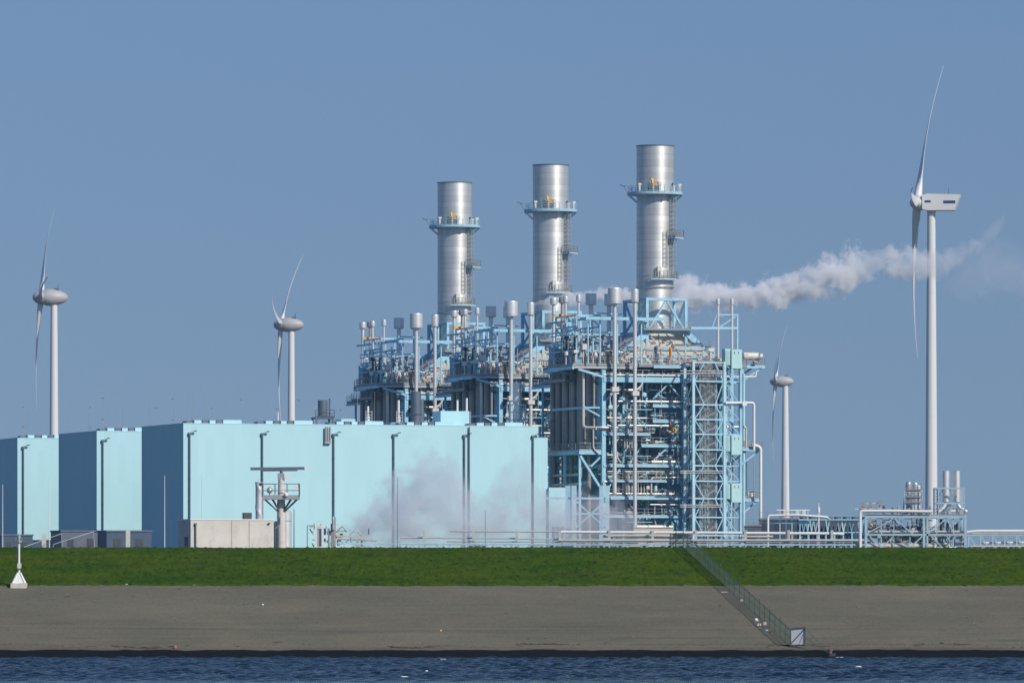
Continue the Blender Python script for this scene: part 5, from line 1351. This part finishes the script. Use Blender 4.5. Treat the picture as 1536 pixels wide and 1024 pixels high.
    for k in range(3):
        b = bm.build('blade', M['turbine'], o) if k == 0 else bpy.data.objects.new('blade', b0.data)
        if k == 0: b0 = b
        else: COL.objects.link(b); b.parent = o
        ang = math.radians(angA + 120 * k)
        b.rotation_mode = 'QUATERNION'
        tilt = Matrix.Rotation(math.radians(5.0), 4, 'Y')
        # rotation about x by +ang turns +z towards -y (the viewer)
        b.matrix_local = Matrix.Translation((-ov - .012 * Rm, 0, hz)) @ tilt @ Matrix.Rotation(ang, 4, 'X')
    return o
M['nacelle'] = mat('nacelle_grey', (.40, .395, .39), .5, var=.04, scale=.1)
M['navy'] = mat('navy_marking', (.02, .05, .16), .5, var=.05)
R3 = math.radians
turbine('wind turbine with egg shaped nacelle behind the hall at the photo\'s left edge', 64, 446, 81, 180, 41.7, -37.5, R3(4), 'egg', 15, 10)
turbine('wind turbine with egg shaped nacelle above the roof of the long hall', 423, 487, 437, 155, 41.8, -44.5, R3(-7), 'egg', 13, 9)
turbine('smallest looking wind turbine, between the boiler blocks and the process rack', 1165, 572, 1178, 121.6, 41, -44.7, R3(-5), 'egg', 13.5, 8.5)
turbine('largest white wind turbine with blue marks on a boxy nacelle', 1379, 304, 1397, 257, 56.9, -32.0, R3(-7.5), 'box', 19, 12)

# ---------------------------------------------------------------- things on the dike
def slope_pt(x, Y): return Vector((x, Y, dike_z(Y)))
A_ = slope_pt(18.1, 705.0); A_.z = 10.86; B_ = slope_pt(27.0, 645.6)
fe = thing('fence', 'green grey wire fence running down the dike to the water', 'fence', (0, 0, 0))
L_ = (B_ - A_).length; nb = 22
for i in range(nb + 1):
    p = A_.lerp(B_, i / nb); p.z = dike_z(p.y) if i else 10.9
    MB().tube(p - Vector((0, 0, .3)), p + Vector((0, 0, 1.72 if i % 4 else 1.95)), .045, n=8).build('fence_post', M['fence'], fe)
    if i < nb:
        q = A_.lerp(B_, (i + 1) / nb); q.z = dike_z(q.y)
        m = MB(); up = lambda h: Vector((0, 0, h))
        m.bar(p + up(1.62), q + up(1.62), .05); m.bar(p + up(.12), q + up(.12), .035); m.bar(p + up(.85), q + up(.85), .03)
        ns = 14
        for k in range(1, ns):
            c = p.lerp(q, k / ns); m.bar(c + up(.1), c + up(1.62), .017)
        m.build('wire_panel', M['fence'], fe)
# return of the fence over the crest
T0 = Vector((18.1, 705, 10.9)); T1 = Vector((17.4, 707.5, 10.9)); T2 = Vector((16.9, 712, 10.8))
for p in (T1, T2): MB().tube(p - Vector((0, 0, .3)), p + Vector((0, 0, 1.8)), .045, n=8).build('fence_post', M['fence'], fe)
for p, q in ((T0, T1), (T1, T2)):
    m = MB(); m.bar(p + Vector((0, 0, 1.62)), q + Vector((0, 0, 1.62)), .05); m.bar(p + Vector((0, 0, .15)), q + Vector((0, 0, .15)), .04)
    for k in range(1, 12): c = p.lerp(q, k / 12); m.bar(c + Vector((0, 0, .1)), c + Vector((0, 0, 1.6)), .022)
    m.build('wire_panel', M['fence'], fe)
MB().bar(A_ + Vector((0, 0, 1.5)), A_ + Vector((-1.6, 1.0, 0)), .06).build('fence_stay', M['fence'], fe)
# end board at the water
gt = thing('fence_board', 'pale square end board with diagonal brace at the fence\'s water end', 'board', (0, 0, 0))
p0 = B_.copy(); p1 = slope_pt(28.35, 645.0)
u1, u0 = 1.75, .1
e = Vector((0, 0, 1))
def quad(mb, a, b, c, d, th):
    nrm = (b - a).cross(d - a).normalized() * th / 2
    vs = [x - nrm for x in (a, b, c, d)] + [x + nrm for x in (a, b, c, d)]
    return mb.add(vs, [(3, 2, 1, 0), (4, 5, 6, 7), (0, 1, 5, 4), (1, 2, 6, 5), (2, 3, 7, 6), (3, 0, 4, 7)])
quad(MB(), p0 + e * (u0 + .15), p1 + e * (u0 + .25), p1 + e * 1.95, p0 + e * u1, .05).build('board_panel', M['white'], gt)
for (a, b) in ((p0, p0 + e * (u1 + .1)), (p1, p1 + e * 2.05), (p0 + e * u1, p1 + e * 1.98), (p0 + e * .2, p1 + e * .25), (p0 + e * .3, p1 + e * 1.9)):
    MB().bar(a + Vector((0, -.06, 0)), b + Vector((0, -.06, 0)), .075).build('board_frame', M['fence'], gt)
for q in (1.95, 1.0): MB().bar(p1 + e * q, slope_pt(30.6, 641.2) + e * .1, .03).build('stay_wire', M['slate'], gt)
o = thing('mooring_post', 'short rusty post at the water\'s edge where the stay wires end', 'post', slope_pt(30.6, 640.8))
MB().lathe([(0, -.4), (.16, -.4), (.16, .45), (.24, .5), (.24, .62), (0, .62)], n=12).build('post_shaft', M['wood'], o)
MB().cbox((.25, 0, .1), .5, .4, .3).build('post_block', M['dark'], o)

# white range beacon on a concrete base at the grass edge
bY = 680.5
bc = thing('beacon', 'white mast beacon on a concrete footing at the lower grass edge', 'beacon', slope_pt((28.5 - CX) * bY / F, bY))
MB().box(-.8, .8, -.8, .8, -.4, .38).build('footing', M['concrete'], bc)
bm_ = MB()
vs = [(sx * .62, sy * .62, .38) for sx, sy in ((-1, -1), (1, -1), (1, 1), (-1, 1))] + [(sx * .12, sy * .12, 1.45) for sx, sy in ((-1, -1), (1, -1), (1, 1), (-1, 1))]
for (a, b) in ((0, 4), (1, 5), (2, 6), (3, 7)): bm_.bar(vs[a], vs[b], .14)
bm_.add(vs, [(0, 1, 5, 4), (1, 2, 6, 5)]); bm_.build('flared_base', M['white'], bc)
MB().tube((0, 0, 1.35), (0, 0, 4.9), .12, .1, n=12).build('mast_pole', M['white'], bc)
MB().cbox((.05, -.2, 2.15), .4, .28, .5).build('control_box', M['cabinet'], bc)
MB().lathe([(.12, 4.5), (.3, 4.55), (.3, 4.7), (.12, 4.75), (.12, 4.9), (.2, 4.92), (.2, 5.2), (.1, 5.3), (0, 5.32)], n=14).build('lantern', M['galv'], bc)
for a in range(4): MB().bar((.3 * math.cos(a * 1.57), .3 * math.sin(a * 1.57), 4.65), (.3 * math.cos(a * 1.57), .3 * math.sin(a * 1.57), 5.0), .04).build('lantern_guard', M['galv'], bc)
MB().box(.36, .42, -.7, .7, .38, .44).build('footing_rail', M['galv'], bc)

# flotsam beside the fence
def chip(name, label, cat, px_, py_, dims, m, rz):
    k = (HZ - py_) / F
    Y = (CAMZ + SL * D0) / (SL - k); x = (px_ - CX) * Y / F
    o = thing(name, label, cat, (x, Y, dike_z(Y)), rz, 'flotsam along the fence foot')
    w, d, h = [q * .62 for q in dims]
    b = MB()
    vs = []
    for zz_, sc_ in ((0, 1.0), (h * .6, .92), (h, .62)):
        for i in range(8):
            a = 2 * PI * i / 8 + .2
            vs.append((math.copysign(abs(math.cos(a)) ** .6, math.cos(a)) * w / 2 * sc_ * (1 + .1 * math.sin(i * 3)), math.copysign(abs(math.sin(a)) ** .6, math.sin(a)) * d / 2 * sc_, zz_))
    b.add(vs, [(j * 8 + i, j * 8 + (i + 1) % 8, (j + 1) * 8 + (i + 1) % 8, (j + 1) * 8 + i) for j in range(2) for i in range(8)] + [tuple(range(16, 24))])
    b.build('body', M[m], o)
    return o
chip('plastic_bag', 'pale bluish plastic bag caught under the lower fence', 'litter', 1134, 931, (.7, .5, .45), 'white', .4)
chip('crate', 'broken tan crate beside the plastic bag at the fence foot', 'litter', 1138, 938, (.8, .5, .4), 'cream', .2)
chip('crate', 'second pale crate leaning under the fence, nearer the end board', 'litter', 1147, 937, (.6, .5, .5), 'concrete', -.3)
chip('plastic_bag', 'small bluish plastic bag lower down by the end board', 'litter', 1150, 946, (.5, .4, .3), 'pale_steel', .9)
chip('plastic_bag', 'white plastic bag lying half way down the fence foot', 'litter', 1112, 902, (.5, .4, .4), 'galv', .1)
chip('plank', 'pale plank lying at the upper fence foot', 'litter', 1086, 888, (1.3, .25, .12), 'concrete', .05)
chip('plank', 'dark stick lying on the bare slope left of the fence', 'litter', 1042, 912, (1.4, .18, .1), 'wood', -.25)
chip('buoy', 'small dark red float washed up above the waterline on the left', 'buoy', 263, 972, (.5, .4, .5), 'red', .3)
chip('stone', 'small orange brown stone alone on the open slope', 'stone', 661, 946, (.35, .3, .22), 'orange', .3)
chip('stone', 'small pale stone on the slope below the concrete hut', 'stone', 394, 907, (.4, .3, .2), 'cream', .3)
chip('stone', 'white stone at the grass edge below the middle hall', 'stone', 190, 877, (.5, .3, .2), 'white', .3)
# strand line of dried weed: uncountable scraps
m = MB(); r2 = random.Random(5)
for i in range(900):
    x = r2.uniform(-58, 58)
    Yy = 646.4 + .9 * math.sin(x * .21) + .5 * math.sin(x * .77) + r2.gauss(0, .35)
    if math.sin(x * .5) + math.sin(x * .17 + 2) + r2.gauss(0, 1.1) + math.sin(x * 2.1) * .8 < .9: continue
    w = abs(r2.gauss(0, .22)) + .08; d = r2.uniform(.05, .16); h = r2.uniform(.03, .09)
    z = dike_z(Yy)
    m.add([(x - w, Yy - d, z), (x + w, Yy - d * .6, z), (x + w * .8, Yy + d, z + d * SL), (x - w * .8, Yy + d * .7, z + d * SL), (x + w * .1, Yy, z + h)], [(0, 1, 4), (1, 2, 4), (2, 3, 4), (3, 0, 4)])
tag(m.build('strand_debris', mat('dried_weed', (.07, .05, .035), .95, var=.4, scale=3)), 'thin line of dried weed and driftwood above the waterline', 'debris', kind='stuff')
m = MB()
for i in range(260):
    x = r2.uniform(-58, 58); Yy = r2.uniform(649, 681); w = abs(r2.gauss(0, .09)) + .04
    z = dike_z(Yy)
    m.add([(x - w, Yy - w * .6, z), (x + w, Yy - w * .6, z), (x + w * .8, Yy + w, z + .02), (x - w * .8, Yy + w, z + .02), (x, Yy, z + w)], [(0, 1, 4), (1, 2, 4), (2, 3, 4), (3, 0, 4)])
tag(m.build('slope_pebbles', mat('pebble', (.12, .11, .09), .9, var=.5, scale=2)), 'scattered pebbles and crumbs on the bare slope', 'pebbles', kind='stuff')

m = MB()
for (px_, py_, w) in ((606, 1014, .55), (640, 1006, .2), (665, 988, .5), (690, 985.5, .9), (160, 987.5, .9), (175, 987, .6), (126, 998, .25), (1288, 1001, .45), (1235, 984.5, 1.4), (1260, 985, .8), (1000, 999, .2), (880, 1012, .25), (340, 1008, .25), (1440, 992, .3)):
    Yf = CAMZ * F / (py_ - HZ); xf = (px_ - CX) * Yf / F
    n = 12
    vs = []
    for k, (rr, z) in enumerate(((1, .02), (.55, .09))):
        for i in range(n):
            a = 2 * PI * i / n
            vs.append((xf + .6 * w * rr * math.cos(a) * (1 + .25 * math.sin(3 * a + px_)), Yf + w * .5 * rr * math.sin(a), z + float(wave(np.array([[xf]]), np.array([[Yf]]))[0, 0])))
    m.add(vs, [(i, (i + 1) % n, (i + 1) % n + n, i + n) for i in range(n)] + [tuple(range(n, 2 * n))], True)
tag(m.build('foam', mat('sea_foam', (.75, .78, .8), .8, var=.15, scale=6)), 'small white crests on the choppy water', 'foam', kind='stuff')

# ---------------------------------------------------------------- steam
def steam(name, label, loc, size, zc, rad, dens, nscale, amp, dmod, stretch=1.0, seed=0.0, aniso=.2, edge=.28, tone=(.98, .98, .985)):
    """box of air at loc with (length x, depth y, height z); zc and rad are curves along the length (0..1)"""
    sx, sy, sz = size
    # rounded closed hull round the cloud
    n = 14; k = 24; vs = []
    mb = MB()
    for i in range(k + 1):
        u = i / k
        zz_ = np.interp(u, [p[0] for p in zc], [p[1] for p in zc]) * sz
        rr = (np.interp(u, [p[0] for p in rad], [p[1] for p in rad]) * sz) * 1.75 + .3
        for j in range(n):
            a = 2 * PI * j / n
            vs.append((u * sx, rr * math.cos(a) * stretch, zz_ + rr * math.sin(a)))
    mb.add(vs, [(i * n + (j + 1) % n, (i + 1) * n + (j + 1) % n, (i + 1) * n + j, i * n + j) for i in range(k) for j in range(n)][::1])
    bt = len(mb.v) - n
    mb.f.append(tuple(range(n - 1, -1, -1))); mb.s.append(False); mb.f.append(tuple(range(bt, bt + n))); mb.s.append(False)
    m = bpy.data.materials.new(name); m.use_nodes = True
    nt = m.node_tree; N = nt.nodes; L = nt.links
    N.remove(N['Principled BSDF']); out = N['Material Output']
    pv = N.new('ShaderNodeVolumePrincipled'); pv.inputs['Color'].default_value = (*tone, 1); pv.inputs['Anisotropy'].default_value = aniso
    L.new(pv.outputs[0], out.inputs['Volume'])
    tc = N.new('ShaderNodeTexCoord'); sep = N.new('ShaderNodeSeparateXYZ'); L.new(tc.outputs['Object'], sep.inputs[0])
    def math_(op, a, b=None, c=None):
        x = N.new('ShaderNodeMath'); x.operation = op
        for i, v in enumerate((a, b, c)):
            if v is None: continue
            if isinstance(v, (int, float)): x.inputs[i].default_value = v
            else: L.new(v, x.inputs[i])
        return x.outputs[0]
    u = math_('DIVIDE', sep.outputs[0], sx)
    def curve(pts):
        f = N.new('ShaderNodeFloatCurve'); c = f.mapping.curves[0]
        c.points[0].location = pts[0]; c.points[1].location = pts[-1]
        for p in pts[1:-1]: c.points.new(*p)
        f.mapping.update(); L.new(u, f.inputs['Value']); return f.outputs[0]
    zcv = math_('MULTIPLY', curve(zc), sz); rv = math_('MULTIPLY', curve(rad), sz)
    dz = math_('SUBTRACT', sep.outputs[2], zcv)
    dy = math_('DIVIDE', sep.outputs[1], stretch)
    dist = math_('SQRT', math_('ADD', math_('MULTIPLY', dz, dz), math_('MULTIPLY', dy, dy)))
    q = math_('DIVIDE', dist, rv)
    mp = N.new('ShaderNodeMapping'); mp.inputs['Location'].default_value = (seed, seed * 2, seed * .7); L.new(tc.outputs['Object'], mp.inputs[0])
    n1 = N.new('ShaderNodeTexNoise'); n1.inputs['Scale'].default_value = nscale; n1.inputs['Detail'].default_value = 5; n1.inputs['Roughness'].default_value = .62
    n1.inputs['Distortion'].default_value = .4
    L.new(mp.outputs[0], n1.inputs['Vector'])
    nn = math_('MULTIPLY', math_('SUBTRACT', n1.outputs['Fac'], .5), amp)
    v = math_('ADD', math_('SUBTRACT', 1.0, q), nn)
    mr = N.new('ShaderNodeMapRange'); mr.interpolation_type = 'SMOOTHSTEP'; mr.inputs[1].default_value = 0; mr.inputs[2].default_value = edge
    L.new(v, mr.inputs[0])
    d = math_('MULTIPLY', math_('MULTIPLY', mr.outputs[0], curve(dmod)), dens)
    L.new(d, pv.inputs['Density'])
    m.cycles.volume_step_rate = .35
    o = mb.build(name, m, None, loc)
    tag(o, label, 'steam', kind='stuff')
    return o
p = W(797, 456, 1071)
SZ = 16.0
steam('steam_plume', 'white steam plume drifting from a vent past the chimneys to the big turbine', p, (76, 0, SZ),
      [(0, .0), (.10, .06), (.3, .10), (.42, .07), (.56, .17), (.66, .32), (.75, .42), (.85, .40), (.92, .52), (1, .86)],
      [(0, .025), (.06, .055), (.2, .085), (.33, .15), (.42, .13), (.52, .15), (.6, .18), (.67, .20), (.72, .13), (.78, .15), (.85, .13), (.93, .10), (1, .06)],
      1.1, .38, 4.3, [(0, 1), (.2, .9), (.36, .8), (.5, .7), (.66, .65), (.71, .28), (.78, .42), (.86, .22), (1, .08)], 1.0, 3.0, .0, .42)
p = W(1415, 420, 1071)
steam('steam_wisp', 'faint torn wisp of steam drifting off beyond the big turbine', p, (18, 0, 18),
      [(0, -.1), (.4, .12), (.7, .0), (1, -.3)], [(0, .1), (.3, .3), (.7, .32), (1, .3)],
      .055, .22, 3.4, [(0, .5), (.5, 1), (1, .8)], .6, 8.0, .0, .8)
p = W(492, 808, 962)
steam('ground_steam', 'grey steam bank billowing from the ground before the long hall', p, (37.5, 0, 15),
      [(0, -.02), (.12, .10), (.25, .26), (.40, .42), (.47, .42), (.56, .22), (.64, .26), (.74, .46), (.80, .40), (.88, .10), (1, .0)],
      [(0, .05), (.10, .22), (.22, .36), (.36, .50), (.46, .44), (.56, .30), (.64, .32), (.74, .40), (.80, .34), (.88, .26), (1, .18)],
      .40, .30, 3.4, [(0, .6), (.2, .9), (.42, .6), (.58, .7), (.75, .42), (.88, .5), (1, .3)], .6, 11.0, .0, .75, (.86, .88, .92))
p = W(520, 812, 958)
steam('ground_steam', 'low grey steam layer creeping along the pipe bridge', p, (43, 0, 9),
      [(0, .1), (.3, .2), (.6, .22), (.8, .3), (1, .1)], [(0, .2), (.25, .5), (.5, .45), (.8, .6), (1, .2)],
      .34, .45, 2.6, [(0, .6), (.4, 1), (.8, .9), (1, .3)], .5, 5.0, .0, .75, (.88, .90, .93))
hb_ = MB().box(-6100, 6100, -560, 6100, -3, 185).build('haze', None)
hm = bpy.data.materials.new('haze_air'); hm.use_nodes = True
hm.node_tree.nodes.remove(hm.node_tree.nodes['Principled BSDF'])
hv = hm.node_tree.nodes.new('ShaderNodeVolumePrincipled'); hv.inputs['Color'].default_value = (.52, .72, 1.0, 1); hv.inputs['Density'].default_value = HAZE
hm.node_tree.links.new(hv.outputs[0], hm.node_tree.nodes['Material Output'].inputs['Volume'])
hb_.data.materials.clear(); hb_.data.materials.append(hm)
tag(hb_, 'thin bluish sea air over the whole site', 'haze', kind='stuff')
# ---------------------------------------------------------------- camera, light, sky
cam = bpy.data.cameras.new('camera'); co_ = bpy.data.objects.new('camera', cam); COL.objects.link(co_)
cam.sensor_width = 36; cam.lens = 36 * F / 1536
co_.location = (0, 0, CAMZ); co_.rotation_euler = (PI / 2, 0, 0)
cam.shift_y = (HZ - 512) / 1536
cam.clip_start = 1; cam.clip_end = 30000
sc.camera = co_
SUN_AZ, SUN_EL = math.radians(45), math.radians(35)
S = Vector((math.sin(SUN_AZ) * math.cos(SUN_EL), -math.cos(SUN_AZ) * math.cos(SUN_EL), math.sin(SUN_EL)))
sl_ = bpy.data.lights.new('sun', 'SUN'); so = bpy.data.objects.new('sun', sl_); COL.objects.link(so)
sl_.energy = 3.9; sl_.angle = math.radians(.5); sl_.color = (1.0, .915, .79)
so.rotation_euler = S.to_track_quat('Z', 'Y').to_euler(); so.location = (100, -100, 200)
w = bpy.data.worlds.new('World'); sc.world = w; w.use_nodes = True
nt = w.node_tree; bg = nt.nodes['Background']
sky = nt.nodes.new('ShaderNodeTexSky'); sky.sky_type = 'NISHITA'; sky.sun_disc = False
sky.sun_elevation = SUN_EL; sky.sun_rotation = math.atan2(S.x, S.y)
sky.altitude = 0; sky.air_density = 1.0; sky.dust_density = .3; sky.ozone_density = 3.0
# look a little above the true horizon so that it does not wash out
tcw = nt.nodes.new('ShaderNodeTexCoord')
mpw = nt.nodes.new('ShaderNodeMapping'); mpw.vector_type = 'POINT'; mpw.inputs['Scale'].default_value = (1, 1, .8); mpw.inputs['Location'].default_value = (0, 0, .22)
nt.links.new(tcw.outputs['Generated'], mpw.inputs[0]); nt.links.new(mpw.outputs[0], sky.inputs['Vector'])
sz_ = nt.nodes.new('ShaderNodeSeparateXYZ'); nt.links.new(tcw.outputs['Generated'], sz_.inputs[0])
rw = nt.nodes.new('ShaderNodeValToRGB'); rw.color_ramp.elements[0].position = 0; rw.color_ramp.elements[1].position = .09; e3 = rw.color_ramp.elements.new(.4); e3.color = (.80, 1.08, 1.42, 1)  # unseen upper sky tinted bluer, added as blue fill on shaded sides
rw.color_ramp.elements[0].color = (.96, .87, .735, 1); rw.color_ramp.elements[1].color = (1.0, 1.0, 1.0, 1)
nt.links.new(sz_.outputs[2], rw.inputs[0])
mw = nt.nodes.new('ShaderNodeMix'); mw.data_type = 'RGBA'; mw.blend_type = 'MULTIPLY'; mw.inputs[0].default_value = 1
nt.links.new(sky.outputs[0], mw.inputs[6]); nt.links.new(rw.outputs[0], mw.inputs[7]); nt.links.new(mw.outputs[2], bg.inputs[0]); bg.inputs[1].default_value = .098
vs_ = sc.view_settings; vs_.view_transform = 'Standard'; vs_.look = 'None'; vs_.gamma = 1; vs_.exposure = 0; vs_.use_curve_mapping = False
cy = sc.cycles
cy.max_bounces = 12; cy.diffuse_bounces = 3; cy.glossy_bounces = 3; cy.volume_bounces = 10; cy.transparent_max_bounces = 8
cy.use_denoising = True; cy.use_adaptive_sampling = True; cy.adaptive_threshold = .01
